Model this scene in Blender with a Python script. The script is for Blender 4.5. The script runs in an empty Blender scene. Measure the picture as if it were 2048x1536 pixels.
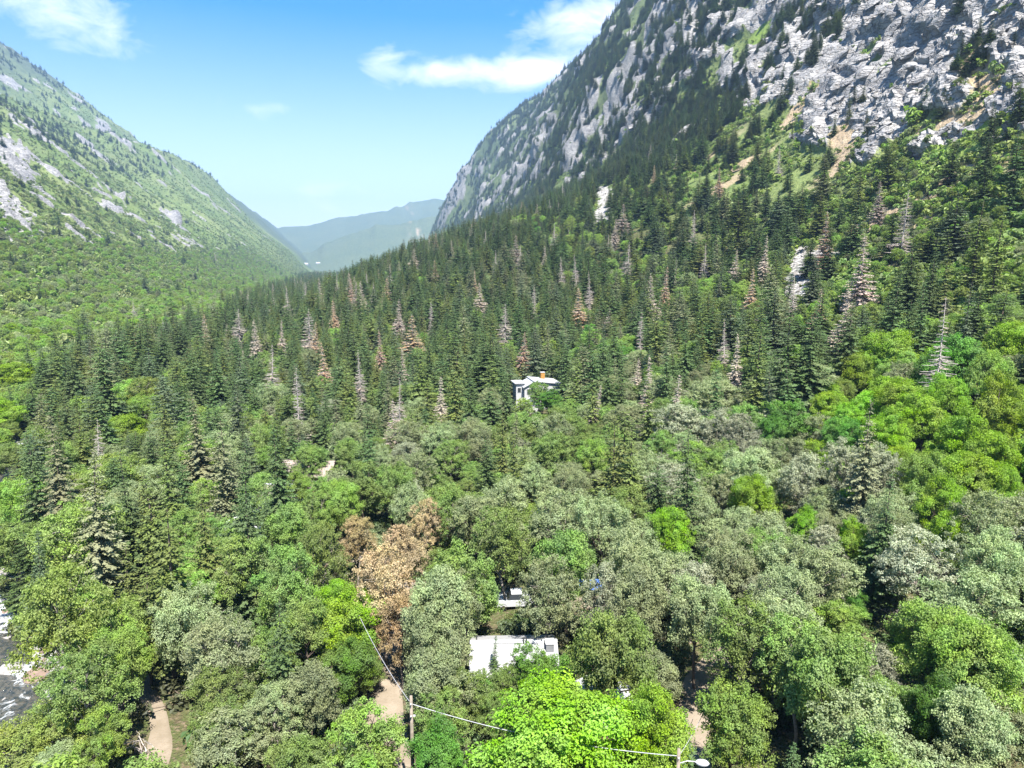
import bpy, math, random
import numpy as np
from mathutils import Vector, Matrix
R = math.radians
rng = np.random.default_rng(7)
random.seed(7)
scene = bpy.context.scene

# ------------------------------------------------------------------ camera, sky, sun, exposure
CAM = (0.0, 0.0, 38.0); PITCH = R(9.6); F = 1409.0            # drone, looking up the canyon; photo is 2048 x 1536
cam = bpy.data.cameras.new('camera'); camo = bpy.data.objects.new('camera', cam)
scene.collection.objects.link(camo); scene.camera = camo
camo.location = CAM; camo.rotation_euler = (math.pi / 2 - PITCH, 0, 0)
cam.sensor_width = 36; cam.lens = 36 * F / 2048; cam.clip_start = 0.5; cam.clip_end = 60000

HAZE = 1.1e-4
SUN_AZ, SUN_EL = R(163), R(60)                                 # from behind the camera, a little to the right
sun_dir = Vector((math.sin(SUN_AZ) * math.cos(SUN_EL), math.cos(SUN_AZ) * math.cos(SUN_EL), math.sin(SUN_EL)))
sl = bpy.data.lights.new('sun', 'SUN'); sl.energy = 4.2; sl.angle = R(0.53); sl.color = (1.0, 0.95, 0.87)
so = bpy.data.objects.new('sun', sl); scene.collection.objects.link(so)
so.rotation_euler = sun_dir.to_track_quat('Z', 'Y').to_euler()

CLOUDS = [  # azimuth, elevation, half-widths (degrees), strength : cumulus seen up the valley, then others round the sky
    (4.4, 17.4, 3.9, 1.5, .95), (8.0, 18.2, 3.2, 1.5, .8), (-1.9, 14.2, 5.6, 1.1, .95), (2.2, 14.4, 4.2, 1.0, .8), (-10, 15.0, 1.5, 1.5, .7), (-7, 14.2, 2.4, .8, .4),
    (-32.0, 16.6, 5.4, 1.7, 1.0), (-29, 14.4, 3.5, 1.2, .5), (-20.5, 10.7, 2.4, .8, .45), (-17.5, 11.3, 1.8, .5, .3), (-13, 5.6, 6.0, .8, .5), (-17, 4.2, 7.0, .7, .5),
    (-70, 24, 11, 4, 1), (-110, 32, 14, 6, 1), (55, 28, 12, 5, 1), (95, 22, 14, 5, 1), (150, 35, 16, 7, 1), (-160, 26, 14, 5, 1), (20, 42, 10, 5, .8)]
def build_world():
    w = bpy.data.worlds.new('World'); scene.world = w; w.use_nodes = True
    nt = w.node_tree; N = nt.nodes; L = nt.links; N.clear()
    out = N.new('ShaderNodeOutputWorld'); bg = N.new('ShaderNodeBackground'); bg.inputs[1].default_value = 0.056
    sky = N.new('ShaderNodeTexSky'); sky.sky_type = 'NISHITA'; sky.sun_disc = False
    sky.sun_elevation = SUN_EL; sky.sun_rotation = SUN_AZ; sky.altitude = 1900; sky.air_density = 1.25; sky.dust_density = 0.7; sky.ozone_density = 3.2
    tc = N.new('ShaderNodeTexCoord'); sep = N.new('ShaderNodeSeparateXYZ'); L.new(tc.outputs['Generated'], sep.inputs[0])
    def m(op, a, b=None, c=None):
        n = N.new('ShaderNodeMath'); n.operation = op
        for i, v in enumerate((a, b, c)):
            if v is None: continue
            if isinstance(v, (int, float)): n.inputs[i].default_value = v
            else: L.new(v, n.inputs[i])
        return n.outputs[0]
    az = m('ARCTAN2', sep.outputs[0], sep.outputs[1]); el = m('ARCSINE', sep.outputs[2])
    azd = m('MULTIPLY', az, 180 / math.pi); eld = m('MULTIPLY', el, 180 / math.pi)
    comb = N.new('ShaderNodeCombineXYZ'); L.new(azd, comb.inputs[0]); L.new(m('MULTIPLY', eld, 1.9), comb.inputs[1])
    nz = N.new('ShaderNodeTexNoise'); nz.inputs['Scale'].default_value = 0.30; nz.inputs['Detail'].default_value = 8; nz.inputs['Roughness'].default_value = 0.62
    nz.inputs['Distortion'].default_value = 0.5
    L.new(comb.outputs[0], nz.inputs['Vector'])
    tot = None
    for (a, e, wa, we, st) in CLOUDS:
        dx = m('MULTIPLY', m('SUBTRACT', azd, a), 1 / wa); dy = m('MULTIPLY', m('SUBTRACT', eld, e), 1 / we)
        d2 = m('ADD', m('MULTIPLY', dx, dx), m('MULTIPLY', dy, dy))
        g = m('MULTIPLY', m('EXPONENT', m('MULTIPLY', d2, -0.75)), st)
        tot = g if tot is None else m('ADD', tot, g)
    dens = m('MULTIPLY', m('SUBTRACT', m('ADD', m('MULTIPLY', tot, 0.62), m('MULTIPLY', nz.outputs[0], 1.25)), 0.885), 1.2)
    gate = m('MULTIPLY', m('MINIMUM', m('MULTIPLY', tot, 2.2), 1.0), dens)
    cl = N.new('ShaderNodeClamp'); L.new(gate, cl.inputs[0]); cl.inputs[2].default_value = 0.74
    mix = N.new('ShaderNodeMix'); mix.data_type = 'RGBA'; mix.inputs[7].default_value = (8.6, 8.3, 9.4, 1)
    hs = N.new('ShaderNodeHueSaturation'); L.new(m('ADD', .28, m('MULTIPLY', m('MINIMUM', m('MAXIMUM', m('DIVIDE', eld, 20.0), 0.0), 1.0), 1.38)), hs.inputs['Saturation']); L.new(sky.outputs[0], hs.inputs['Color'])
    L.new(cl.outputs[0], mix.inputs[0]); L.new(hs.outputs[0], mix.inputs[6])
    L.new(mix.outputs[2], bg.inputs[0]); L.new(bg.outputs[0], out.inputs[0])
build_world()
vs = scene.view_settings; vs.view_transform = 'Standard'; vs.look = 'None'; vs.exposure = 2.1; vs.gamma = 1.0; vs.use_curve_mapping = False
scene.cycles.use_denoising = True
scene.cycles.max_bounces = 5; scene.cycles.diffuse_bounces = 3; scene.cycles.transmission_bounces = 3; scene.cycles.volume_bounces = 0
scene.cycles.caustics_reflective = False; scene.cycles.caustics_refractive = False

# ------------------------------------------------------------------ helpers: photo pixels <-> world
def ray(px, py):
    cx = (px - 1024) / F; cy = (768 - py) / F
    return np.array([cx, math.cos(PITCH) + cy * math.sin(PITCH), cy * math.cos(PITCH) - math.sin(PITCH)])
def project(x, y, z):
    x = np.asarray(x, float) - CAM[0]; y = np.asarray(y, float) - CAM[1]; z = np.asarray(z, float) - CAM[2]
    d = y * math.cos(PITCH) - z * math.sin(PITCH); u = y * math.sin(PITCH) + z * math.cos(PITCH)
    d = np.where(d > 0.1, d, 0.1)
    return 1024 + F * x / d, 768 - F * u / d, d

# ------------------------------------------------------------------ noise
_perm = np.random.default_rng(3).permutation(512).astype(np.int64)
_rnd = np.random.default_rng(4).random(4096)
def _h2(i, j): return _rnd[(_perm[(i + _perm[j & 511]) & 511] * 7 + (i * 13 + j * 31)) & 4095]
def vnoise(x, y):
    xi = np.floor(x).astype(np.int64); yi = np.floor(y).astype(np.int64); fx = x - xi; fy = y - yi
    fx = fx * fx * fx * (fx * (fx * 6 - 15) + 10); fy = fy * fy * fy * (fy * (fy * 6 - 15) + 10)
    a = _h2(xi, yi); b = _h2(xi + 1, yi); c = _h2(xi, yi + 1); d = _h2(xi + 1, yi + 1)
    return (a + (b - a) * fx) + ((c + (d - c) * fx) - (a + (b - a) * fx)) * fy
def fbm(x, y, o=4, g=.5):
    s = 0; a = 1; t = 0
    for k in range(o):
        s = s + a * vnoise(x * 2 ** k + 17.3 * k, y * 2 ** k - 9.1 * k); t += a; a *= g
    return s / t                                               # 0..1
def sstep(a, b, x):
    t = np.clip((x - a) / (b - a), 0, 1); return t * t * (3 - 2 * t)
def worley(x, y, z):
    """nearest random cell: its random value, a random tilt and the distance gap to the next cell"""
    xi = np.floor(x).astype(np.int64); yi = np.floor(y).astype(np.int64); zi = np.floor(z).astype(np.int64)
    b1 = np.full(x.shape, 9e9); b2 = np.full(x.shape, 9e9); val = np.zeros(x.shape); tx = np.zeros(x.shape); tz = np.zeros(x.shape)
    for i in (-1, 0, 1):
        for j in (-1, 0, 1):
            for k in (-1, 0, 1):
                hx = _h2(xi + i + 57 * (zi + k), yi + j); hy = _h2(yi + j + 91 * (zi + k), xi + i + 7); hz = _h2(zi + k + 33 * (xi + i), yi + j + 19)
                dx = xi + i + hx - x; dy = yi + j + hy - y; dz = zi + k + hz - z
                d = dx * dx + dy * dy + dz * dz
                m = d < b1
                b2 = np.where(m, b1, np.minimum(b2, d)); b1 = np.where(m, d, b1)
                val = np.where(m, hx, val); tx = np.where(m, (hy - .5) * dx * -2, tx); tz = np.where(m, (hz - .5) * dz * -2, tz)
    return val, tx + tz, np.sqrt(b2) - np.sqrt(b1)

# ------------------------------------------------------------------ terrain (valley axis turned left of the view)
A, B = R(14.1), R(9.7)
def st(x, y, a): return -x * math.sin(a) + y * math.cos(a), x * math.cos(a) + y * math.sin(a)
def xy(s, t, a): return -s * math.sin(a) + t * math.cos(a), s * math.cos(a) + t * math.sin(a)
CREEK_S = [-60, 30, 66, 100, 150, 250, 400, 800, 3000]; CREEK_T = [-20, -24, -36, -54, -62, -72, -82, -95, -110]
def creek_t(s): return np.interp(s, CREEK_S, CREEK_T)
RT = [-5e3, 10, 40, 80, 120, 165, 205, 240, 300, 375, 459, 560, 700, 1500, 9e3]
RZ = [0, 0, 2, 10, 22, 45, 76, 118, 218, 405, 545, 610, 660, 720, 720]
FT = [-5e3, -95, -60, -35, 28, 80, 120, 165, 205, 240, 290, 340, 400, 480, 580, 700, 1500, 9e3]
FZ = [0, 0, 7, 18, 44, 62, 76, 94, 112, 134, 176, 256, 372, 510, 605, 660, 700, 700]
LT = [-9e3, 75, 110, 150, 200, 260, 780, 1120, 1800, 2100, 9e3]
LZ = [0, 0, 1, 7, 24, 58, 448, 458, 985, 1020, 1020]
def H(x, y):
    x = np.asarray(x, float); y = np.asarray(y, float)
    s, t = st(x, y, B); sl_, tl = st(x, y, A)
    far = sstep(150, 700, np.hypot(x, y))
    n1 = fbm(s / 420 + 3.1, t / 300 + 1.7, 4) - .5
    n2 = fbm(s / 90 + 8.1, t / 90 + 5.7, 4) - .5
    wall = sstep(190, 330, t)
    tt = t + wall * (n1 * 120 * sstep(200, 900, s) + n2 * 26) + 14 * n2 * sstep(60, 160, t)
    tt = tt + 165 * sstep(1500, 4000, s) * sstep(60, 260, t)
    endR = 1 - sstep(2600, 5600, s + 500 * n1)
    fan = sstep(190, 640, s)
    zr = (np.interp(tt, RT, RZ) * (1 - fan) + np.interp(tt, FT, FZ) * fan) * (0.10 + 0.90 * endR)
    m1 = fbm(sl_ / 520 + 31.1, tl / 800 + 11.7, 3) - .5
    m2 = fbm(sl_ / 70 + 3.3, tl / 190 + 1.1, 4) - .5
    q = -tl
    wl = sstep(140, 420, q)
    spur = 150 * sstep(2300, 3100, sl_) + 170 * np.exp(-((sl_ - 3600) / 700) ** 2)
    qq = q + wl * (m1 * 90 + m2 * 55 + spur * sstep(300, 900, q)) + 120 * sstep(1200, 3600, sl_) * sstep(60, 200, q)
    zl = np.interp(qq, LT, LZ)
    # closing range far up the valley
    az = np.degrees(np.arctan2(x, np.maximum(y, 1)));
    d = np.hypot(x, y)
    rr = 7600 + 500 * (fbm(az / 6 + 2, az * 0 + 1.5, 3) - .5)
    prof = np.interp(az, [-40, -22, -18.5, -15, -12, -9, -5, 5, 40], [330, 350, 370, 440, 520, 610, 680, 730, 730]) + 160 * (fbm(az / 2.2, az * 0 + 7.7, 4) - .5)
    zf = prof * np.clip(1 - np.abs(d - rr) / 1700, 0, 1) ** .9 * (.86 + .28 * fbm(x / 500, y / 700, 4))
    az2 = np.interp(az, [-40, -19, -16.2, -13.5, -11, -8, 40], [0, 30, 130, 230, 320, 390, 430]) + 110 * (fbm(az / 1.6 + 9, az * 0 + 3.3, 4) - .5)
    zf2 = np.maximum(az2, 0) * np.clip(1 - np.abs(d - 5600) / 900, 0, 1)
    z = np.maximum(zr + zl, 0) ; z = np.maximum(z, np.maximum(zf, zf2) * sstep(4300, 4900, d))
    z = z + far * 5 * (fbm(x / 60, y / 60, 3) - .5) + .9 * (fbm(x / 11, y / 11, 3) - .5) * sstep(20, 60, d)
    ck = np.abs(tl - creek_t(sl_))
    z = z - 2.4 * (1 - sstep(6.5, 15, ck)) * (1 - sstep(160, 260, sl_))
    return z
_tt = np.concatenate([np.linspace(15, 400, 900), np.geomspace(401, 9000, 1100)])
def hit(px, py, dz=0.0):
    d = ray(px, py); X = CAM[0] + d[0] * _tt; Y = CAM[1] + d[1] * _tt; Z = CAM[2] + d[2] * _tt
    g = H(X, Y) + dz; k = np.nonzero(Z < g)[0]
    if len(k) == 0: return None
    k = max(k[0], 1); a = Z[k - 1] - g[k - 1]; b = g[k] - Z[k]; f = a / (a + b + 1e-9)
    t = _tt[k - 1] + (_tt[k] - _tt[k - 1]) * f
    return CAM[0] + d[0] * t, CAM[1] + d[1] * t, CAM[2] + d[2] * t - dz
# bare rock, scree and soil seen on the slopes: (kind, photo polyline, half width in photo pixels)
PATCH = [('rock', [(28, 238), (90, 280), (240, 388)], 7), ('rock', [(35, 290), (110, 345), (275, 440)], 8), ('rock', [(0, 275), (25, 330), (62, 372)], 16),
    ('rock', [(0, 385), (25, 430), (58, 470)], 16), ('rock', [(0, 455), (40, 500)], 9), ('rock', [(150, 465), (170, 480)], 8), ('rock', [(225, 470), (236, 478)], 6), ('rock', [(335, 425), (362, 455)], 10),
    ('rock', [(0, 150), (32, 170)], 8), ('rock', [(172, 285), (198, 310)], 8), ('rock', [(380, 475), (400, 492)], 5), ('rock', [(200, 240), (245, 285)], 7), ('rock', [(265, 470), (272, 475)], 6),
    ('rock', [(1040, 350), (1085, 285)], 13), ('rock', [(1010, 372), (1040, 330)], 8), ('rock', [(1240, 190), (1310, 105)], 22), ('rock', [(1230, 165), (1265, 150)], 18), ('rock', [(1290, 240), (1330, 205)], 18),
    ('rock', [(1215, 255), (1260, 225)], 15), ('rock', [(890, 420), (930, 360)], 14), ('rock', [(1170, 215), (1190, 200)], 14), ('rock', [(1320, 20), (1420, 60)], 28), ('rock', [(1380, 260), (1420, 235)], 18),
    ('rock', [(1640, 110), (1780, 250)], 40), ('rock', [(1700, 30), (1850, 60)], 40), ('rock', [(1850, 30), (1980, 130)], 42), ('rock', [(1760, 290), (1840, 200)], 34), ('rock', [(1920, 200), (2048, 230)], 40),
    ('rock', [(1980, 60), (2048, 120)], 40), ('rock', [(1560, 110), (1620, 140)], 20), ('rock', [(1450, 130), (1520, 170)], 12), ('rock', [(1850, 290), (1900, 270)], 16), ('rock', [(1230, 20), (1280, 60)], 8),
    ('scree', [(1195, 372), (1212, 400), (1200, 445)], 11), ('scree', [(1600, 500), (1585, 560), (1590, 610)], 18), ('scree', [(1640, 505), (1670, 515)], 14), ('scree', [(1665, 665), (1668, 700)], 12),
    ('soil', [(1680, 255), (1700, 300), (1680, 340)], 14), ('soil', [(1680, 340), (1690, 300)], 10), ('soil', [(1730, 460), (1850, 400), (1990, 300)], 26), ('soil', [(1620, 190), (1580, 240)], 14), ('soil', [(1470, 340), (1490, 325)], 14),
    ('soil', [(1940, 110), (1990, 190)], 14), ('soil', [(1440, 370), (1420, 390)], 10), ('soil', [(50, 495), (100, 520)], 7), ('soil', [(1850, 250), (1960, 220)], 12), ('soil', [(1760, 640), (1960, 560)], 10),
    ('meadow', [(1190, 345), (1290, 300), (1400, 245)], 12), ('meadow', [(1400, 250), (1450, 215)], 8), ('meadow', [(1850, 320), (1980, 270)], 16), ('meadow', [(1500, 90), (1540, 60)], 12)]
_patch = []
for kind, pl, w in PATCH:
    pts = [p for p in (hit(*q) for q in pl) if p]
    d = np.mean([math.hypot(p[0], p[1]) for p in pts]); _patch.append((kind, [(p[0], p[1]) for p in pts], w * d / F))
def masks(x, y, z):
    """surface cover from the ground's own position: granite, scree, soil, meadow (0..1)"""
    s, t = st(x, y, B); sL, tL = st(x, y, A); d = np.hypot(x, y)
    sg = np.interp(s, [300, 1100], [1, 2.3]); n = fbm(s / 34 / sg + z / 60 / sg, z / 17 / sg - s / 70 / sg, 5, .58)
    n3 = fbm(s / 110 + 5, z / 60 + s / 160, 3)
    toe = 30 * sstep(250, 600, s)
    thr = np.interp(t - toe, [195, 222, 250, 330, 600], [.90, .535, .495, .53, .585]) + .045 * sstep(380, 1100, s)
    rock = sstep(thr - .03, thr + .03, n * .52 + n3 * .48) * sstep(200, 222, t - toe)
    nl = fbm(sL / 16 + 2, tL / 95 + 4, 4, .55); nl2 = fbm(sL / 150 + 8, tL / 150 + 4, 3)
    rl = sstep(.66, .70, nl * .72 + nl2 * .28) * sstep(170, 300, -tL)
    rock = np.maximum(rock, rl) * (1 - sstep(3600, 4600, d))
    M = {'rock': rock, 'scree': np.zeros_like(rock), 'soil': sstep(.6, .7, fbm(s / 22 + 9, t / 30, 4)) * sstep(125, 180, t) * (1 - sstep(205, 260, t)) * .8, 'meadow': np.zeros_like(rock)}
    jn = fbm(x / 9 + 4, y / 9 + z / 9, 4, .6) - .5
    for kind, pl, w in _patch:
        segs = list(zip(pl[:-1], pl[1:])) if len(pl) > 1 else [(pl[0], pl[0])]
        for (ax, ay), (bx, by) in segs:
            L2 = (bx - ax) ** 2 + (by - ay) ** 2 + 1e-6
            ww = w * (1.25 if ax > -40 else 1.75)
            near = (np.abs(x - (ax + bx) / 2) < abs(bx - ax) / 2 + 3 * ww) & (np.abs(y - (ay + by) / 2) < abs(by - ay) / 2 + 6 * ww)
            if not near.any(): continue
            u = np.clip(((x[near] - ax) * (bx - ax) + (y[near] - ay) * (by - ay)) / L2, 0, 1)
            dd = np.hypot(x[near] - ax - u * (bx - ax), y[near] - ay - u * (by - ay))
            v = sstep(1.15, .75, dd / ww + 2.0 * jn[near])
            M[kind][near] = np.maximum(M[kind][near], v)
            if kind != 'rock': M['rock'][near] *= 1 - v
    M['rock'] = M['rock'] * (1 - sstep(3400, 4300, d))
    M['scree'] = np.maximum(M['scree'], sstep(14, 8, np.abs(tL - creek_t(sL)) + 5 * jn) * (1 - sstep(120, 150, sL)))
    return M
def displaced(x, y):
    """ground point with the blocky relief of the granite added along the slope's normal"""
    z = H(x, y); e = np.maximum(1.0, np.hypot(x, y) * .004)
    gx = (H(x + e, y) - z) / e; gy = (H(x, y + e) - z) / e
    M = masks(x, y, z); r = M['rock']
    D = np.zeros_like(x); crack = np.zeros_like(x)
    k = r > .02
    if k.any():
        X, Y, Z = x[k], y[k], z[k]; dist = np.hypot(X, Y)
        s, t = st(X, Y, B)
        u = s * .93 + Z * .37; v = Z * .93 - s * .37
        S1 = np.clip(dist / 16, 17, 60); S1 = np.where(dist < 520, 22., np.where(dist < 1500, 34., 60.))
        a, ta, ga = worley(u / (S1 * 2.2), t / S1, v / (S1 * .8)); b, tb, gb = worley(u / (S1 * .8) + 7, t / (S1 * .4) + 3, v / (S1 * .3))
        c, tc_, gc = worley(u / (S1 * .26) + 7, t / (S1 * .17) + 3, v / (S1 * .13))
        D[k] = (a * .42 + ta * 1.0 + b * .20 + tb * .5 + c * .05 + tc_ * .12) * S1 * np.where(t < 0, .16, .30) * r[k]
        crack[k] = np.clip(1 - np.minimum(gb / .10, gc / .14), 0, 1) * (dist < 900)
    D = D + r * 1.0
    nn = np.sqrt(gx * gx + gy * gy + 1)
    D = D - crack * r * 1.1
    return x - gx / nn * D, y - gy / nn * D, z + D / nn, M

COL = scene.collection
def link(o): COL.objects.link(o); return o
def tag(o, label=None, cat=None, group=None, kind=None):
    if label: o['label'] = label
    if cat: o['category'] = cat
    if group: o['group'] = group
    if kind: o['kind'] = kind
    return o
def empty(name, loc=(0, 0, 0), rz=0.0):
    o = bpy.data.objects.new(name, None); o.empty_display_size = .5; o.location = loc; o.rotation_euler = (0, 0, rz); return link(o)
def mesh_np(name, V, Fq, mats, matidx=None, smooth=False, attrs=None):
    """mesh from numpy arrays; Fq is (n,4) or (n,3)"""
    me = bpy.data.meshes.new(name); k = Fq.shape[1]
    me.vertices.add(len(V)); me.vertices.foreach_set('co', np.ascontiguousarray(V, np.float32).ravel())
    me.loops.add(Fq.size); me.loops.foreach_set('vertex_index', np.ascontiguousarray(Fq, np.int32).ravel())
    me.polygons.add(len(Fq)); me.polygons.foreach_set('loop_start', np.arange(0, Fq.size, k, dtype=np.int32))
    for m_ in (mats if isinstance(mats, (list, tuple)) else [mats]): me.materials.append(m_)
    if matidx is not None: me.polygons.foreach_set('material_index', np.ascontiguousarray(matidx, np.int32))
    me.polygons.foreach_set('use_smooth', np.full(len(Fq), smooth, dtype=bool))
    for an, dom, arr in (attrs or []):
        at = me.attributes.new(an, 'FLOAT', dom); at.data.foreach_set('value', np.ascontiguousarray(arr, np.float32))
    me.update(calc_edges=True); return me

# ------------------------------------------------------------------ materials
def newmat(name):
    m_ = bpy.data.materials.new(name); m_.use_nodes = True; nt = m_.node_tree; nt.nodes.clear(); return m_, nt, nt.nodes, nt.links
class G:
    def __init__(s, name):
        s.m, s.nt, s.N, s.L = newmat(name); s.out = s.N.new('ShaderNodeOutputMaterial')
    def math(s, op, *a):
        n = s.N.new('ShaderNodeMath'); n.operation = op
        for i, v in enumerate(a):
            if isinstance(v, (int, float)): n.inputs[i].default_value = v
            else: s.L.new(v, n.inputs[i])
        return n.outputs[0]
    def noise(s, scale, detail=4, rough=.55, vec=None, dist=0):
        n = s.N.new('ShaderNodeTexNoise'); n.inputs['Scale'].default_value = scale; n.inputs['Detail'].default_value = detail
        n.inputs['Roughness'].default_value = rough; n.inputs['Distortion'].default_value = dist
        if vec is not None: s.L.new(vec, n.inputs['Vector'])
        return n.outputs[0]
    def pos(s): return s.N.new('ShaderNodeNewGeometry').outputs['Position']
    def obj(s): return s.N.new('ShaderNodeTexCoord').outputs['Object']
    def attr(s, nm):
        n = s.N.new('ShaderNodeAttribute'); n.attribute_name = nm; return n.outputs['Fac']
    def mapr(s, v, a, b, c=0, d=1):
        n = s.N.new('ShaderNodeMapRange'); s.L.new(v, n.inputs[0])
        for i, q in enumerate((a, b, c, d)): n.inputs[1 + i].default_value = q
        return n.outputs[0]
    def mix(s, f, a, b, mode='MIX'):
        n = s.N.new('ShaderNodeMix'); n.data_type = 'RGBA'; n.blend_type = mode
        for i, v in ((0, f), (6, a), (7, b)):
            if isinstance(v, (int, float)): n.inputs[i].default_value = v
            elif isinstance(v, tuple): n.inputs[i].default_value = (*v, 1)
            else: s.L.new(v, n.inputs[i])
        return n.outputs[2]
    def bump(s, h, strength=.5, dist=.1):
        n = s.N.new('ShaderNodeBump'); n.inputs['Strength'].default_value = strength; n.inputs['Distance'].default_value = dist; s.L.new(h, n.inputs['Height']); return n.outputs[0]
    def principled(s, col, rough=.8, normal=None, metallic=0, spec=.3):
        p = s.N.new('ShaderNodeBsdfPrincipled')
        if isinstance(col, tuple): p.inputs['Base Color'].default_value = (*col, 1)
        else: s.L.new(col, p.inputs['Base Color'])
        if isinstance(rough, (int, float)): p.inputs['Roughness'].default_value = rough
        else: s.L.new(rough, p.inputs['Roughness'])
        p.inputs['Metallic'].default_value = metallic; p.inputs['Specular IOR Level'].default_value = spec
        if normal is not None: s.L.new(normal, p.inputs['Normal'])
        s.L.new(p.outputs[0], s.out.inputs[0]); return s.m
MAT = {}
def plain(name, col, rough=.7, var=.25, scale=3.0, metallic=0, spec=.3, bump=0.0):
    g = G(name); n = g.noise(scale, 5, .6, g.obj())
    lo = tuple(c * (1 - var) for c in col); hi = tuple(min(1, c * (1 + var)) for c in col)
    c = g.mix(g.mapr(n, .3, .7), lo, hi)
    MAT[name] = g.principled(c, rough, g.bump(n, bump, .05) if bump else None, metallic, spec); return MAT[name]
def leafmat(name, trans=.38, col=None):
    g = G(name); oi = g.N.new('ShaderNodeObjectInfo')
    hsv = g.N.new('ShaderNodeHueSaturation')
    if col is None: g.L.new(oi.outputs['Color'], hsv.inputs['Color'])
    else: hsv.inputs['Color'].default_value = (*col, 1)
    n0 = g.noise(.21, 2, .5, g.obj()); g.L.new(g.math('ADD', g.mapr(oi.outputs['Random'], 0, 1, .485, .512), g.mapr(n0, .3, .7, -.018, .018)), hsv.inputs['Hue'])
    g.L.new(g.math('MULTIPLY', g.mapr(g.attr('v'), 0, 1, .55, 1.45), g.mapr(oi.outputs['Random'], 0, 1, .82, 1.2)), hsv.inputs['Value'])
    n_ = g.noise(.32, 2, .5, g.obj()); g.L.new(g.mapr(n_, .3, .7, .88, 1.12), hsv.inputs['Saturation'])
    d = g.N.new('ShaderNodeBsdfDiffuse'); t = g.N.new('ShaderNodeBsdfTranslucent'); mx = g.N.new('ShaderNodeMixShader')
    g.L.new(hsv.outputs[0], d.inputs[0])
    g.L.new(g.mix(1.0, hsv.outputs[0], (1.15, 1.25, .7), 'MULTIPLY'), t.inputs[0])
    mx.inputs[0].default_value = trans; g.L.new(d.outputs[0], mx.inputs[1]); g.L.new(t.outputs[0], mx.inputs[2])
    gl = g.N.new('ShaderNodeBsdfGlossy'); gl.inputs['Roughness'].default_value = .6; gl.inputs[0].default_value = (.9, .95, 1, 1)
    m2 = g.N.new('ShaderNodeMixShader'); m2.inputs[0].default_value = .02; g.L.new(mx.outputs[0], m2.inputs[1]); g.L.new(gl.outputs[0], m2.inputs[2])
    g.L.new(m2.outputs[0], g.out.inputs[0]); MAT[name] = g.m; return g.m
leafmat('broad_leaf'); leafmat('needle', .15)
plain('bark', (.105, .082, .064), .9, .35, 6, bump=.4); plain('pale_bark', (.24, .21, .185), .9, .3, 6, bump=.4); plain('dead_wood', (.36, .32, .29), .9, .25, 5, bump=.3)
plain('white_siding', (.36, .36, .36), .6, .04, 2); plain('white_metal', (.36, .365, .37), .42, .07, .8, spec=.5); plain('grey_shingle', (.29, .288, .29), .8, .12, 4)
plain('tan_roof', (.25, .205, .18), .8, .12, 3); plain('brown_wood', (.13, .085, .055), .8, .35, 4); plain('orange_wood', (.30, .15, .035), .7, .15, 4)
plain('pole_wood', (.19, .16, .125), .85, .25, 5); plain('glass', (.03, .035, .04), .12, .1, 2, spec=.6); plain('car_white', (.42, .43, .44), .3, .02, 1, spec=.5)
plain('car_silver', (.55, .57, .6), .3, .04, 1, spec=.5); plain('tyre', (.02, .02, .02), .8, .1, 5); plain('blue_tarp', (.035, .10, .36), .5, .15, 2); plain('wire', (.33, .33, .34), .5, .1, 2)
plain('dark_metal', (.16, .165, .17), .6, .15, 2); plain('lamp_metal', (.45, .45, .45), .4, .05, 2); plain('trim_dark', (.05, .05, .05), .6, .1, 3); plain('red_brick', (.34, .17, .12), .85, .25, 5); plain('chrome', (.5, .5, .5), .3, .05, 2, metallic=1)

def crack_lines(g, p, sc):
    mp = g.N.new('ShaderNodeMapping'); mp.inputs['Rotation'].default_value = (.35, -.75, .2); mp.inputs['Scale'].default_value = (.06 * sc, .14 * sc, .46 * sc); g.L.new(p, mp.inputs['Vector'])
    wv = g.N.new('ShaderNodeVectorMath'); wv.operation = 'ADD'; g.L.new(mp.outputs[0], wv.inputs[0])
    nn = g.N.new('ShaderNodeTexNoise'); nn.inputs['Scale'].default_value = .35 * sc; nn.inputs['Detail'].default_value = 2; g.L.new(p, nn.inputs['Vector'])
    ms = g.N.new('ShaderNodeVectorMath'); ms.operation = 'SCALE'; ms.inputs['Scale'].default_value = 1.1; g.L.new(nn.outputs['Color'], ms.inputs[0]); g.L.new(ms.outputs[0], wv.inputs[1])
    vo = g.N.new('ShaderNodeTexVoronoi'); vo.feature = 'DISTANCE_TO_EDGE'; vo.inputs['Scale'].default_value = 1.0; g.L.new(wv.outputs[0], vo.inputs['Vector'])
    return g.mapr(vo.outputs['Distance'], .02, .10, 1, 0)
def granite_col(g, p, sc, fine, vf):
    n1 = g.noise(.05 * sc, 3, .62, p); ck = crack_lines(g, p, sc)
    c = g.mix(g.mapr(n1, .35, .65), (.215, .212, .218), (.34, .33, .32)); c = g.mix(g.mapr(fine, .54, .70), c, (.205, .18, .16)); c = g.mix(g.mapr(vf, .56, .74, 0, .55), c, (.13, .125, .12))
    return g.mix(g.math('MULTIPLY', ck, .5), c, (.07, .068, .066)), ck
def granite(name, scale=1.0):
    g = G(name); p = g.pos(); n2 = g.noise(.55 * scale, 4, .62, p); n3 = g.noise(3.0 * scale, 2, .6, p)
    c, ck = granite_col(g, p, scale, n2, n3)
    MAT[name] = g.principled(c, .85, g.bump(g.math('SUBTRACT', g.math('ADD', n2, g.math('MULTIPLY', n3, .3)), ck), .8, 1.2 / scale), 0, .25); return MAT[name]
granite('granite'); granite('granite_boulder', 3.0)

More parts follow.
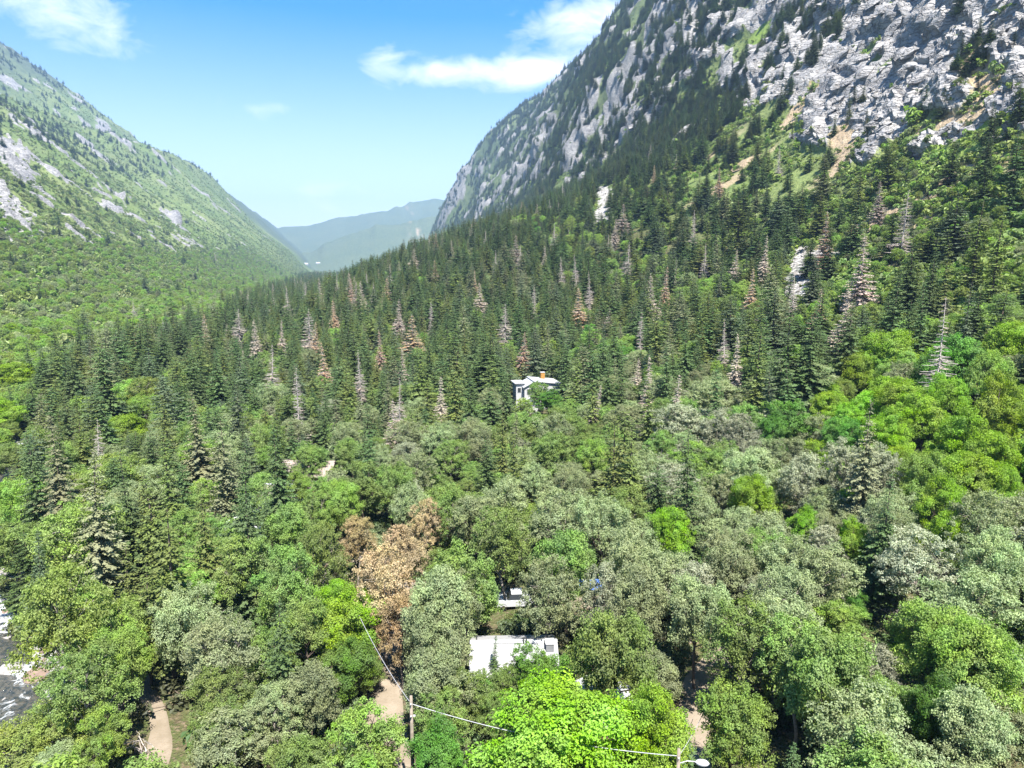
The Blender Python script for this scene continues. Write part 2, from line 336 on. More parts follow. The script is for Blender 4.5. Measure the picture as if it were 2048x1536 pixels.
def terrain_mat():
    g = G('hillside'); p = g.pos()
    big = g.noise(.006, 3, .6, p); mid = g.noise(.06, 4, .62, p); fine = g.noise(.55, 4, .65, p); vf = g.noise(3.0, 2, .6, p)
    veg = g.mix(g.mapr(mid, .35, .65), (.075, .115, .032), (.140, .185, .055))
    veg = g.mix(g.mapr(big, .42, .62), veg, (.165, .195, .070)); veg = g.mix(g.mapr(fine, .5, .68), veg, (.050, .085, .026))
    floor = g.mix(g.mapr(fine, .32, .56), (.095, .072, .046), (.066, .082, .028)); floor = g.mix(g.mapr(vf, .52, .7), floor, (.16, .12, .085))
    c = g.mix(g.attr('forest'), g.mix(g.attr('floor'), veg, floor), g.mix(g.mapr(mid, .4, .6), (.040, .056, .036), (.070, .088, .050)))  # dark forest tone, also used as painted shade on the upper left slope
    soil = g.mix(g.mapr(fine, .35, .65), (.30, .215, .14), (.38, .30, .215)); soil = g.mix(g.mapr(vf, .54, .66), soil, (.13, .125, .055))
    mead = g.mix(g.mapr(fine, .35, .65), (.13, .21, .035), (.20, .26, .06))
    sc = g.N.new('ShaderNodeTexVoronoi'); sc.inputs['Scale'].default_value = .55; g.L.new(p, sc.inputs['Vector'])
    rock, ck = granite_col(g, p, 1.0, fine, vf)
    scr = g.mix(g.mapr(sc.outputs[0], .2, .75), (.42, .405, .39), (.18, .17, .16))
    c = g.mix(g.attr('meadow'), c, mead); c = g.mix(g.attr('soil'), c, soil); c = g.mix(g.attr('scree'), c, scr)
    rk = g.math('MULTIPLY', g.attr('rock'), 1.0)
    rk = g.mapr(g.math('ADD', rk, g.math('MULTIPLY', g.math('SUBTRACT', fine, .5), .9)), .38, .58)
    c = g.mix(rk, c, rock)
    h = g.math('ADD', g.math('SUBTRACT', g.math('MULTIPLY', mid, 3.0), g.math('MULTIPLY', ck, rk)), g.math('ADD', fine, g.math('MULTIPLY', vf, .25)))
    return g.principled(c, .92, g.bump(h, .75, 1.5), 0, .15)
MAT['hillside'] = terrain_mat()

# ------------------------------------------------------------------ the ground: one sheet from below the drone to the far range
def build_ground():
    az = np.radians(np.linspace(-62, 62, 640))
    r = [4.0]
    while r[-1] < 10500:
        q = r[-1]; r.append(q + max(.35, q * (.0042 if 190 < q < 800 else .009 if q < 2500 else .012)))
    r = np.array(r); AZ, RR = np.meshgrid(az, r)
    X = (RR * np.sin(AZ)).ravel(); Y = (RR * np.cos(AZ)).ravel()
    X2, Y2, Z2, M = displaced(X, Y)
    n, m_ = RR.shape; idx = np.arange(n * m_).reshape(n, m_)
    Fq = np.stack([idx[:-1, :-1], idx[:-1, 1:], idx[1:, 1:], idx[1:, :-1]], -1).reshape(-1, 4)[:, ::-1]
    s, t = st(X, Y, B); sL, tL = st(X, Y, A)
    floor = (1 - sstep(130, 190, t)) * sstep(-110, -80, tL) * (1 - sstep(500, 900, np.hypot(X, Y)))
    me = mesh_np('terrain', np.stack([X2, Y2, Z2], 1), Fq, MAT['hillside'], None, False,
        [('rock', 'POINT', M['rock']), ('soil', 'POINT', M['soil']), ('scree', 'POINT', M['scree']), ('meadow', 'POINT', M['meadow']), ('floor', 'POINT', floor), ('forest', 'POINT', np.maximum(np.maximum(.75 * sstep(3600, 4600, np.hypot(X, Y)), .22 * sstep(330, 600, -tL) * sstep(.35, .6, fbm(sL / 60, tL / 160, 4)) + .7 * sstep(900, 1200, -tL)), .55 * sstep(230, 300, t) * sstep(500, 900, s)))])  # forest cover; the weak left-slope term paints shade into the upper slope
    sm = np.ones(len(Fq), bool); rf = M['rock'][Fq].mean(1); sm[(rf > .3) & (RR[:-1, :-1].ravel() < 420)] = False
    me.polygons.foreach_set('use_smooth', sm)
    o = bpy.data.objects.new('terrain', me); link(o); tag(o, kind='structure'); return o
GROUND = build_ground()

# ------------------------------------------------------------------ tree shapes (a few of each, copied below)
def unit(v): return v / (np.linalg.norm(v, axis=-1, keepdims=True) + 1e-9)
def leaf_quads(P, Nn, size, r, aspect=.6):
    """one small rhombic leaf spray per point, facing about Nn"""
    n = len(P); a = unit(np.cross(Nn, unit(r.normal(size=(n, 3))))); b = np.cross(unit(Nn), a)
    L = size[:, None] * a; W = size[:, None] * aspect * b; fold = unit(Nn) * (size * .18)[:, None]
    V = np.stack([P - L * .5, P + W * .5 + fold, P + L * .5, P - W * .5 + fold], 1).reshape(-1, 3)
    return V, np.arange(4 * n).reshape(n, 4)
def tubes(chains, sides=5):
    """chains of (points, radii) -> one mesh of tapered limbs"""
    VV = []; FF = []; o = 0
    for P, rad in chains:
        P = np.asarray(P, float); n = len(P); T = unit(np.gradient(P, axis=0)); up = np.array([.31, .17, .93])
        X = unit(np.cross(T, up)); Y = np.cross(T, X); a = np.arange(sides) * 2 * math.pi / sides
        ring = P[:, None, :] + np.asarray(rad)[:, None, None] * (np.cos(a)[None, :, None] * X[:, None, :] + np.sin(a)[None, :, None] * Y[:, None, :])
        VV.append(ring.reshape(-1, 3)); i = np.arange(n * sides).reshape(n, sides) + o; j = np.roll(i, -1, 1)
        FF.append(np.stack([i[:-1], j[:-1], j[1:], i[1:]], -1).reshape(-1, 4)); o += n * sides
    return np.concatenate(VV), np.concatenate(FF)
def curve(a, b, sag, r, n=5, wob=.06):
    a = np.asarray(a, float); b = np.asarray(b, float); t = np.linspace(0, 1, n)[:, None]
    P = a + (b - a) * t; P[:, 2] += sag * np.sin(t[:, 0] * math.pi); L = np.linalg.norm(b - a)
    P[1:-1] += r.normal(size=(n - 2, 3)) * wob * L * .5; return P
def broadleaf(seed, Ht=11.0, Rc=4.0, lobes=12, clus=24, leaves=30, cr=.62, tight=.5, lsize=.27, base=.30, shape=1.0):
    r = np.random.default_rng(seed); chains = []; C = []; rad = []
    cz = Ht * (1 + base) / 2; hz = Ht * (1 - base) / 2
    lean = r.normal(size=2) * .35
    top = np.array([lean[0], lean[1], Ht * .72])
    tr = curve((0, 0, -.4), top, 0, r, 7, .05); chains.append((tr, np.linspace(.24, .07, 7) * Rc / 4))
    for i in range(lobes):
        f = (i + .5) / lobes; zz = 1 - 1.65 * f; a = i * 2.399963 + r.random() * .8; rh = math.sqrt(max(0, 1 - zz * zz)) ** shape
        k = r.uniform(.58, .78)
        c = np.array([lean[0] + math.cos(a) * rh * Rc * k, lean[1] + math.sin(a) * rh * Rc * k, cz + zz * hz * .74 + r.normal() * .3])
        C.append(c); rad.append(Rc * r.uniform(.30, .46) * (1.0 if zz > -.3 else .85))
        st_ = tr[min(6, 2 + int(3.5 * max(0, min(1, (c[2] - base * Ht * .5) / Ht))))]
        lb = curve(st_, c, .3, r, 5, .10); chains.append((lb, np.linspace(.085, .025, 5) * Rc / 4))
        for _ in range(3):
            e = c + unit(r.normal(size=3)) * rad[-1] * .85; chains.append((curve(lb[3], e, .1, r, 4, .12), np.linspace(.03, .008, 4)))
    C.append(np.array([lean[0], lean[1], cz + hz * .1])); rad.append(Rc * .4)
    P = []; Nn = []; S = []; Vv = []
    for c, q in zip(C, rad):
        lv = r.uniform(-.10, .10); nC = int(clus * (q / (.38 * Rc)) ** 2)
        dirs = unit(r.normal(size=(nC, 3)) + np.array([0, 0, .45]))
        cc = c + dirs * (q * r.uniform(.55, 1.22, (nC, 1))) * np.array([1, 1, .85])
        crad = cr * r.uniform(.55, 1.35, nC)
        for j in range(nC):
            nl = int(leaves * r.uniform(.6, 1.3)); d = r.normal(size=(nl, 3)); d = unit(d) * (r.random((nl, 1)) ** tight)
            p = cc[j] + d * crad[j] * np.array([1, 1, .75])
            P.append(p); Nn.append(unit(d * .7 + dirs[j] * .5 + np.array([0, 0, .55]) + r.normal(size=(nl, 3)) * .55))
            S.append(lsize * r.uniform(.6, 1.35, nl)); Vv.append(np.clip(.5 + lv + r.normal() * .14 + r.normal(size=nl) * .15, 0, 1))
    P = np.concatenate(P); V, Fq = leaf_quads(P, np.concatenate(Nn), np.concatenate(S), r)
    return (V, Fq, np.concatenate(Vv)), tubes(chains)
def conifer(seed, Ht=18.0, Rb=3.1, whorls=42, per=8, fill=1.0, droop=.28, base=.06, power=.85, dead=0.0, spray=1.0, gaps=.1):
    r = np.random.default_rng(seed); chains = [(np.array([[0, 0, -.5], [0, 0, Ht * .3], [r.normal() * .08, r.normal() * .08, Ht * .65], [0, 0, Ht * (1.0 if dead else .985)]]), np.array([.26, .2, .12, .02]) * Ht / 18)]
    P = []; D = []; roll = []; L = []; W = []; Vv = []
    off = r.random() * 6
    for i in range(whorls):
        f = (i + r.uniform(-.3, .3)) / whorls; f = min(max(f, 0), .985); z = Ht * (base + (1 - base) * f)
        side = 1 + .22 * math.sin(off + f * 9) + r.normal() * .06
        R_ = Rb * ((1 - f) ** power) * (.86 + .14 * min(1, f * 6)) * side + .10
        k = max(4, int(per * (.6 + .4 * (1 - f)) + .5)); a0 = r.random() * 6.28
        for j in range(k):
            if r.random() < gaps: continue
            a = a0 + j * 6.283 / k + r.normal() * .16; ln = R_ * r.uniform(.72, 1.14)
            dr = droop * r.uniform(.6, 1.4) * (1.1 - .9 * f); dirh = np.array([math.cos(a), math.sin(a), 0.])
            n = 5; t = np.linspace(0, 1, n); z_ = z + r.normal() * .33 * Ht / whorls
            bp = np.array([0, 0, z_]) + dirh * (ln * t)[:, None]; bp[:, 2] += ln * (-dr * t + .55 * dr * t ** 2.5) + .02 * ln
            if dead:
                chains.append((bp[[0, 2, 4]], np.array([.055, .038, .012]) * (ln / 2.2 + .25)))
                for q in range(3):
                    tq = r.uniform(.35, .9); b0 = bp[0] + (bp[-1] - bp[0]) * tq; sd = np.array([-math.sin(a), math.cos(a), 0]) * r.choice([-1, 1])
                    chains.append((np.stack([b0, b0 + (dirh * .6 + sd) * ln * .22 + np.array([0, 0, -.05])]), np.array([.022, .008])))
                if r.random() > fill: continue
            m = max(4, int(ln * 4.4 * spray * (fill if not dead else 1)))
            for q in range(m):
                tq = (q + .6) / m * .98; sgn = 1 if q % 2 else -1
                b0 = np.array([np.interp(tq, t, bp[:, c]) for c in range(3)])
                ang = sgn * r.uniform(.5, 1.0) if q < m - 1 else 0
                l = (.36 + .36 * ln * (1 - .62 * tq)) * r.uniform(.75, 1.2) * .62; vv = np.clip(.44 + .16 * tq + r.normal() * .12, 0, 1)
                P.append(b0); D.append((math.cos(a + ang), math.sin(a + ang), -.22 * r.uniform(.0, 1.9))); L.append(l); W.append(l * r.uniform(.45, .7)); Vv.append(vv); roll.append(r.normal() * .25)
                if q % 2:                                     # twigs that hang below the branch
                    P.append(b0); D.append((math.cos(a + ang * .6) * .7, math.sin(a + ang * .6) * .7, -.75)); L.append(l * .75); W.append(l * .5); Vv.append(vv); roll.append(r.normal() * .5)
    if P:
        P = np.array(P); D = unit(np.array(D)); L = np.array(L)[:, None]; W = np.array(W)[:, None]
        sd = unit(np.cross(D, np.array([0, 0, 1.])) + np.array([0, 0, 1.]) * np.array(roll)[:, None]); mid = P + D * L * .55
        V = np.stack([P, mid + sd * W * .5 - np.array([0, 0, .06]) * L, P + D * L, mid - sd * W * .5 - np.array([0, 0, .06]) * L], 1).reshape(-1, 3)
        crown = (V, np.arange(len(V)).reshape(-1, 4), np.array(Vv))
    else: crown = None
    return crown, tubes(chains, 4)
def shrub(seed, Rc=1.5, Ht=1.6, n=420, lsize=.34):
    r = np.random.default_rng(seed); k = 7; C = r.normal(size=(k, 3)) * np.array([.5, .5, .22]) * Rc + np.array([0, 0, Ht * .5]); i = r.integers(0, k, n)
    d = unit(r.normal(size=(n, 3)) + np.array([0, 0, .5])); P = C[i] + d * Rc * .5 * r.random((n, 1)) ** .4 * np.array([1, 1, .8]); P[:, 2] = np.maximum(P[:, 2], .05)
    V, Fq = leaf_quads(P, unit(d + np.array([0, 0, .6]) + r.normal(size=(n, 3)) * .5), lsize * r.uniform(.6, 1.4, n), r)
    return (V, Fq, np.clip(.5 + r.normal(size=n) * .14 + (r.random(k)[i] - .5) * .25, 0, 1)), tubes([(curve((0, 0, -.2), c, .1, r, 4), np.linspace(.05, .015, 4)) for c in C], 4)

def bake(nm, spec, leaf, bark):
    crown, wood = spec
    out = {'trunk': mesh_np(nm + '_trunk', wood[0], wood[1], MAT[bark], None, True), 'crown': None}
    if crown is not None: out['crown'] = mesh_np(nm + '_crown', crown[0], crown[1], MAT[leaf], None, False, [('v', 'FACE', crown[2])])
    V = [wood[0]]; Fq = [wood[1]]; mi = [np.zeros(len(wood[1]))]; at = [np.full(len(wood[1]), .5)]
    if crown is not None: V.append(crown[0]); Fq.append(crown[1] + len(wood[0])); mi.append(np.ones(len(crown[1]))); at.append(crown[2])
    out['whole'] = (np.concatenate(V), np.concatenate(Fq), np.concatenate(mi), np.concatenate(at), [MAT[bark], MAT[leaf]], nm)
    return out
def whole_mesh(b):
    w = b['whole']
    if not isinstance(w, tuple): return w
    b['whole'] = mesh_np(w[5], w[0], w[1], w[4], w[2], False, [('v', 'FACE', w[3])]); return b['whole']
PROTO = {
    'broad': [bake('broadleaf', broadleaf(100 + i, 11, 3.9 + .3 * (i % 3), 11 + i % 4, 32, 62, .62, .55, .215, .22 + .03 * (i % 4)), 'broad_leaf', 'bark') for i in range(7)],
    'airy': [bake('airy_broadleaf', broadleaf(140 + i, 11, 3.7 + .3 * (i % 2), 17, 25, 52, .54, .75, .20, .20), 'broad_leaf', 'pale_bark') for i in range(5)],
    'maple': [bake('maple', broadleaf(180 + i, 11, 3.7, 18, 16, 150, .72, .38, .19, .16, .9), 'broad_leaf', 'bark') for i in range(4)],
    'broad_far': [bake('broadleaf', broadleaf(100 + i, 11, 3.9 + .3 * (i % 3), 11 + i % 4, 28, 24, .62, .52, .36, .22), 'broad_leaf', 'bark') for i in range(3)],
    'airy_far': [bake('airy_broadleaf', broadleaf(140 + i, 11, 3.7, 16, 20, 22, .54, .7, .34, .20), 'broad_leaf', 'pale_bark') for i in range(3)],
    'maple_far': [bake('maple', broadleaf(180 + i, 11, 3.7, 18, 14, 55, .74, .36, .31, .16, .9), 'broad_leaf', 'bark') for i in range(3)],
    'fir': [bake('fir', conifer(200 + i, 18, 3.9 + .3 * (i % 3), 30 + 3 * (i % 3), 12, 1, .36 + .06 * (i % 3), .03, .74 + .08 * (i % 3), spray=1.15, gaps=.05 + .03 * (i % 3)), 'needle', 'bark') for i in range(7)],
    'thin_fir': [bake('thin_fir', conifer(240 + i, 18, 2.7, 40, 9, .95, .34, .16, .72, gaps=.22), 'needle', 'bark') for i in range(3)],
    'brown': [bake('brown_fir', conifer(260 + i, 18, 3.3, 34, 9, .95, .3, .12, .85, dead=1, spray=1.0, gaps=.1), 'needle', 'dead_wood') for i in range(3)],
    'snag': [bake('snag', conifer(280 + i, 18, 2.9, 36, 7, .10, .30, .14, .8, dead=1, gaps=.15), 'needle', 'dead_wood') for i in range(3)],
    'shrub': [bake('shrub', shrub(300 + i), 'broad_leaf', 'bark') for i in range(4)],
    'low': [bake('low_shrub', shrub(320 + i, n=90, lsize=.72), 'broad_leaf', 'bark') for i in range(4)],
}
BASEH = {'broad': 11, 'airy': 11, 'maple': 11, 'fir': 18, 'thin_fir': 18, 'brown': 18, 'snag': 18, 'shrub': 2.2, 'low': 2.2}
BASER = {'broad': 4.2, 'airy': 3.9, 'maple': 4.0, 'fir': 3.7, 'thin_fir': 2.5, 'brown': 2.9, 'snag': 2.7, 'shrub': 1.6, 'low': 1.6}
# leaf colours (base colours) : name -> (rgb, shapes, words for the label)
KIND = {
    'sage':  ((.240, .285, .140), ('broad', 'airy'), 'grey-green broadleaf tree'),
    'grey':  ((.285, .305, .205), ('airy',), 'silvery grey broadleaf tree'),
    'mid':   ((.180, .265, .068), ('broad', 'airy'), 'mid-green broadleaf tree'),
    'fresh': ((.205, .310, .060), ('broad', 'maple'), 'fresh green broadleaf tree'),
    'green': ((.110, .220, .034), ('maple', 'broad'), 'deep green broadleaf tree'),
    'lime':  ((.200, .335, .026), ('maple',), 'bright yellow-green maple'),
    'willow': ((.225, .300, .068), ('airy',), 'yellowish green willow'),
    'rust':  ((.39, .295, .180), ('airy', 'broad'), 'rust-brown broadleaf tree'),
    'tan':   ((.30, .225, .12), ('airy',), 'tan withered broadleaf tree'),
    'fir':   ((.068, .108, .036), ('fir',), 'dark green fir'),
    'olive': ((.108, .138, .036), ('fir', 'thin_fir'), 'olive green fir'),
    'blue':  ((.080, .108, .058), ('fir',), 'blue-green fir'),
    'pale':  ((.150, .165, .085), ('fir', 'thin_fir'), 'pale-tipped fir'),
    'brown': ((.36, .235, .135), ('brown',), 'rust-brown dying fir'),
    'pink':  ((.36, .30, .235), ('brown',), 'pinkish tan dead fir'),
    'snag':  ((.30, .24, .19), ('snag',), 'bare grey dead fir'),
}
CONIFER = {'fir', 'olive', 'blue', 'pale'}; DEAD = {'brown', 'pink', 'snag'}
# ------------------------------------------------------------------ trees picked out in the photo: x, y of the top, crown width in photo pixels, kind, height in metres
HAND = [
 (1130,1392,300,'lime',11),(1322,1385,105,'lime',10),(690,1150,105,'lime',9),(692,1193,150,'lime',9),(735,1432,190,'fresh',8),(868,1452,105,'green',8),(1000,1500,110,'lime',7),
 (1352,1008,92,'lime',10),(1505,945,92,'lime',10),(1585,808,105,'green',11),(1545,830,70,'green',10),(1780,655,120,'lime',13),(1720,700,90,'lime',11),(1935,668,125,'green',14),(1870,700,60,'green',12),
 (1800,755,110,'lime',12),(1850,785,110,'lime',12),(1905,745,90,'lime',12),(1780,825,95,'lime',11),(1945,830,120,'lime',12),(2010,760,110,'lime',13),(2000,860,110,'lime',11),(1850,895,95,'fresh',11),(1930,900,120,'lime',11),
 (2030,640,90,'lime',13),(1995,700,80,'fresh',13),(1905,965,95,'lime',10),(2012,925,80,'lime',9),(1712,1045,46,'lime',7),(1838,1052,50,'lime',7),(1690,830,70,'green',10),(1905,1020,80,'lime',9),(1600,1020,40,'lime',7),
 (30,722,110,'lime',11),(8,800,70,'lime',10),(35,960,70,'fresh',10),(8,960,60,'fresh',10),(150,1012,165,'willow',12),(120,1138,165,'willow',14),(215,1195,75,'willow',10),(175,1295,140,'mid',10),(235,1250,110,'fresh',9),
 (40,1440,170,'willow',6),(130,1402,130,'willow',6),(200,1430,110,'fresh',6),(120,1490,110,'sage',5),(255,760,75,'fresh',10),(285,755,70,'willow',11),(250,825,75,'lime',9),(290,790,60,'fresh',9),
 (768,1098,92,'rust',12),(800,1052,85,'rust',10),(800,1195,100,'tan',9),(845,1002,58,'rust',9),(645,962,40,'rust',7),(712,1030,55,'tan',9),(740,1215,50,'tan',6),
 (1232,1215,180,'mid',13),(1470,1370,150,'fresh',9),(1560,1195,150,'sage',11),(1500,1210,110,'mid',11),(1680,1270,190,'mid',12),(1610,1250,150,'mid',11),(1900,1205,150,'fresh',11),(1980,1235,150,'fresh',11),(1880,1370,110,'green',8),(1960,1390,150,'sage',9),
 (1860,1065,150,'grey',10),(1780,1020,80,'sage',9),(1965,985,120,'sage',11),(1760,890,85,'grey',11),(1610,910,100,'grey',10),(1700,880,90,'grey',11),(1420,760,110,'sage',10),(1360,810,110,'grey',11),(1490,830,90,'grey',10),
 (1000,960,120,'sage',11),(960,985,110,'sage',11),(900,985,100,'mid',10),(1130,985,120,'sage',11),(1210,1000,110,'sage',11),(1270,1080,90,'sage',11),(720,930,100,'mid',10),(790,935,100,'mid',10),(680,960,75,'fresh',10),(810,975,90,'sage',10),
 (560,1105,140,'mid',11),(480,1060,110,'mid',11),(640,1050,100,'mid',11),(580,1010,110,'mid',10),(640,985,80,'mid',9),(380,1180,110,'sage',10),(430,1230,110,'sage',10),(330,1150,80,'mid',9),(380,1140,70,'fresh',9),
 (880,1140,100,'sage',12),(905,1150,75,'sage',10),(885,1212,72,'sage',10),(880,1300,85,'sage',9),(925,1335,70,'mid',7),(895,1385,90,'mid',7),(958,1350,60,'green',5),(985,1390,70,'mid',5),(1050,1325,70,'sage',5),(1010,1020,100,'mid',12),(1140,1060,90,'mid',12),(930,1090,110,'mid',12),(1090,1120,80,'sage',11),(1215,1130,70,'grey',10),(1290,1130,100,'sage',11),(1160,1300,60,'mid',5),(1078,765,38,'mid',8),(1050,795,45,'willow',7),(1100,782,50,'green',7),(692,1285,130,'green',6.5),(730,1320,70,'mid',4),(560,985,60,'mid',9),(600,950,50,'fresh',8),(650,955,50,'mid',8),(585,1035,60,'mid',8),(530,985,50,'fir',11),
 (1080,1300,120,'green',7),(1010,1330,80,'mid',5.5),(1110,1345,100,'green',5),(1400,1150,100,'sage',11),(1470,1070,90,'sage',10),(2010,1060,100,'sage',10),(1330,800,70,'mid',9),
 (870,850,90,'sage',10),(830,840,80,'sage',10),(900,880,75,'mid',9),(1110,870,80,'mid',9),(1190,880,75,'fresh',9),(1060,930,80,'sage',9),(1150,930,70,'sage',9),(700,880,70,'mid',9),(620,890,70,'mid',8),
 (250,1195,90,'mid',9),(540,1380,120,'sage',7),(440,1425,110,'mid',6),(480,1420,150,'sage',6.5),(620,1330,110,'sage',8),(520,1260,90,'mid',8),(610,1200,80,'mid',9),
 # firs
 (945,752,82,'fir',16),(1035,856,72,'olive',15),(970,876,84,'fir',13),(1005,820,58,'olive',15),(1232,838,85,'olive',17),(1262,830,75,'olive',17),(1384,850,86,'fir',19),(1585,612,110,'fir',23),(1625,606,110,'fir',23),(1550,730,64,'blue',15),(1592,716,72,'fir',17),
 (1700,604,84,'fir',20),(1782,546,84,'fir',22),(1935,562,78,'blue',22),(1736,800,92,'pale',18),(1775,945,84,'fir',15),(1150,706,62,'olive',17),(1072,650,62,'blue',20),(1130,680,50,'fir',18),(1215,700,56,'fir',18),(1300,760,60,'olive',16),
 (1440,730,54,'fir',15),(1375,640,52,'fir',18),(1340,690,46,'fir',17),(1480,400,70,'olive',24),(1580,405,36,'fir',22),(1010,745,50,'fir',14),(1190,760,50,'olive',14),(1245,700,46,'fir',17),
 (280,948,44,'olive',13),(310,945,58,'olive',15),(402,962,88,'olive',16),(490,970,84,'fir',16),(320,1022,76,'olive',17),(96,985,38,'blue',11),(142,955,54,'fir',13),(550,1196,52,'fir',13),(470,880,100,'fir',19),(556,845,96,'fir',19),(390,782,84,'pale',19),
 (110,828,90,'pale',19),(165,900,110,'pale',19),(330,870,76,'olive',17),(250,900,60,'fir',17),(60,880,60,'fir',16),(210,770,64,'fir',16),(145,700,66,'fir',18),(55,680,36,'fir',17),(75,690,34,'fir',17),(430,700,60,'fir',18),(440,840,64,'pale',17),
 (360,640,50,'fir',18),(240,690,44,'fir',18),(280,1130,90,'olive',12),(250,1095,70,'olive',12),(985,1270,42,'fir',6.5),(1380,1400,50,'fir',8),(2038,250,44,'fir',24),(1960,400,66,'olive',23),(2000,430,60,'olive',22),(1850,560,46,'fir',20),
 (1995,215,26,'thin',16),(740,860,60,'fir',13),(720,840,50,'fir',14),(1590,1480,60,'fir',7),(870,1170,40,'fir',9),(60,1060,44,'blue',12),(1860,500,40,'fir',20),(1900,480,44,'olive',20),
 # dying and dead firs
 (1032,470,30,'pink',21),(1107,446,24,'snag',20),(1246,408,30,'pink',21),(1255,486,36,'snag',21),(1330,532,24,'brown',19),(1410,488,20,'snag',19),(960,566,30,'pink',18),(826,498,28,'pink',19),(822,630,56,'brown',19),(795,600,30,'pink',19),(1047,665,34,'brown',15),
 (1010,608,42,'snag',19),(626,645,34,'brown',17),(650,683,34,'brown',17),(536,690,36,'snag',18),(592,735,26,'snag',18),(474,618,42,'snag',19),(550,588,32,'snag',19),(513,640,30,'pink',18),(615,618,44,'snag',19),(795,756,30,'snag',15),(880,750,26,'pink',14),
 (788,800,50,'pink',13),(1728,470,64,'pink',24),(1892,598,62,'snag',22),(1504,536,30,'brown',18),(1476,668,32,'pink',16),(1456,640,30,'snag',16),(1590,545,14,'snag',16),(772,556,26,'brown',18),(871,520,20,'brown',18),(1182,544,22,'snag',19),(1155,508,20,'snag',19),
 (1160,575,36,'brown',18),(1303,712,34,'pink',15),(1350,745,40,'pink',14),(1187,770,26,'pink',12),(1125,515,22,'snag',18),(1560,290,16,'snag',18),(1168,330,16,'pink',17),(1440,335,18,'brown',18),(1310,330,14,'brown',17),(1230,290,12,'snag',16),
 (182,840,40,'snag',15),(700,560,18,'pink',17),(668,600,20,'brown',17),(905,480,18,'pink',17),(950,540,16,'brown',17),(990,500,16,'snag',17),(1070,570,18,'snag',18),(1280,620,20,'snag',18),(1530,470,18,'pink',19),(1390,420,16,'snag',19),(560,640,16,'pink',17),
 (1005,805,22,'snag',7),(760,660,18,'brown',17),(720,700,18,'snag',16),(860,600,18,'snag',17)]
KIND['thin'] = ((.045, .065, .03), ('thin_fir',), 'thin dark fir')
CONIFER.add('thin')
# ------------------------------------------------------------------ things that must stay in view, in photo pixels: x0, y0, x1, y1 (only trees standing nearer are kept away)
CLEAR = [(945, 1240, 1120, 1325), (1034, 748, 1062, 790), (1088, 752, 1106, 775), (735, 1235, 785, 1430), (770, 1480, 800, 1530), (280, 1385, 345, 1536), (235, 1150, 290, 1215), (0, 1110, 62, 1440), (60, 1330, 125, 1420),
    (610, 924, 640, 936),  (530, 1060, 570, 1086),  (660, 1100, 700, 1158), (1190, 1375, 1216, 1450), (455, 1185, 505, 1205), (1022, 1178, 1050, 1192),
    (1120, 1190, 1170, 1225), (1165, 1150, 1195, 1175), (815, 1385, 832, 1440), (1345, 1495, 1400, 1536), (690, 1262, 745, 1290), (684, 1310, 706, 1360), (1590, 510, 1606, 600), (1190, 370, 1215, 440), (1360, 1340, 1420, 1440), (860, 1420, 1000, 1480), (1660, 660, 1675, 700), (1770, 1165, 1810, 1240), (1880, 850, 1900, 870)]
TREES = []   # x, y, z, height, scale-xy, kind, shape, hand
def add_tree(x, y, z, h, w, kind, hand=False):
    sh = KIND[kind][1]; shp = sh[0] if len(sh) == 1 or random.random() < .6 else sh[1]
    sz = h / BASEH[shp]; sx = (w / 2) / BASER[shp] if w else sz * (random.uniform(.95, 1.6) if shp == 'fir' else random.uniform(.88, 1.12))
    TREES.append(dict(x=x, y=y, z=z, h=h, sz=sz, sx=sx, kind=kind, shp=shp, var=random.randrange(len(PROTO[shp])), rz=random.random() * 6.283, r=sx * BASER[shp], hand=hand))
for (px, py, w, kind, h) in HAND:
    p = hit(px, py, h * .98)
    if p is None: continue
    d = (p[1] * math.cos(PITCH) - (p[2] + h * .6 - CAM[2]) * math.sin(PITCH))
    wm = w * d / F; br = BASER[KIND[kind][1][0]] * h / BASEH[KIND[kind][1][0]] * 2
    add_tree(p[0], p[1], p[2], h, float(np.clip(wm, br * .75, br * 1.6)), kind, True)
# ---- where nothing grows: creek, tracks, houses
ROAD_PX = [(800, 1560), (778, 1500), (765, 1430), (762, 1380), (768, 1330), (750, 1275), (765, 1225), (790, 1190), (800, 1160), (770, 1120), (700, 1110)]
PATH_PX = [(300, 1560), (318, 1500), (318, 1440), (300, 1395), (270, 1330), (250, 1260), (245, 1200), (275, 1165), (290, 1125), (330, 1080), (420, 1040), (500, 1010)]
TRACK_PX = [(1400, 1560), (1385, 1500), (1390, 1430), (1400, 1360), (1440, 1310), (1440, 1240), (1350, 1200), (1150, 1205), (1040, 1195), (900, 1180), (800, 1165)]
def px_line(pl): return [hit(*p)[:2] for p in pl]
def resample(pl, step=1.2):
    P = np.array(pl); out = []
    for i in range(len(P) - 1):
        p0 = P[max(i - 1, 0)]; p1 = P[i]; p2 = P[i + 1]; p3 = P[min(i + 2, len(P) - 1)]; n = max(2, int(np.linalg.norm(p2 - p1) / step))
        for t in np.arange(n) / n: out.append(.5 * ((2 * p1) + (-p0 + p2) * t + (2 * p0 - 5 * p1 + 4 * p2 - p3) * t * t + (-p0 + 3 * p1 - 3 * p2 + p3) * t ** 3))
    out.append(P[-1]); return np.array(out)
ROAD = resample(px_line(ROAD_PX)); PATH = resample(px_line(PATH_PX)); TRACK = resample(px_line(TRACK_PX))
HOUSES = [(.15, 59.7, 6.0), (5.5, 160, 9)]          # x, y, radius; more are added with the houses
OBST = [(ROAD, 2.9), (PATH, 2.0), (TRACK, 2.2)]
def at0(px, py, dz):
    p = hit(px, py, dz); return (p[0], p[1], float(H(p[0], p[1])))
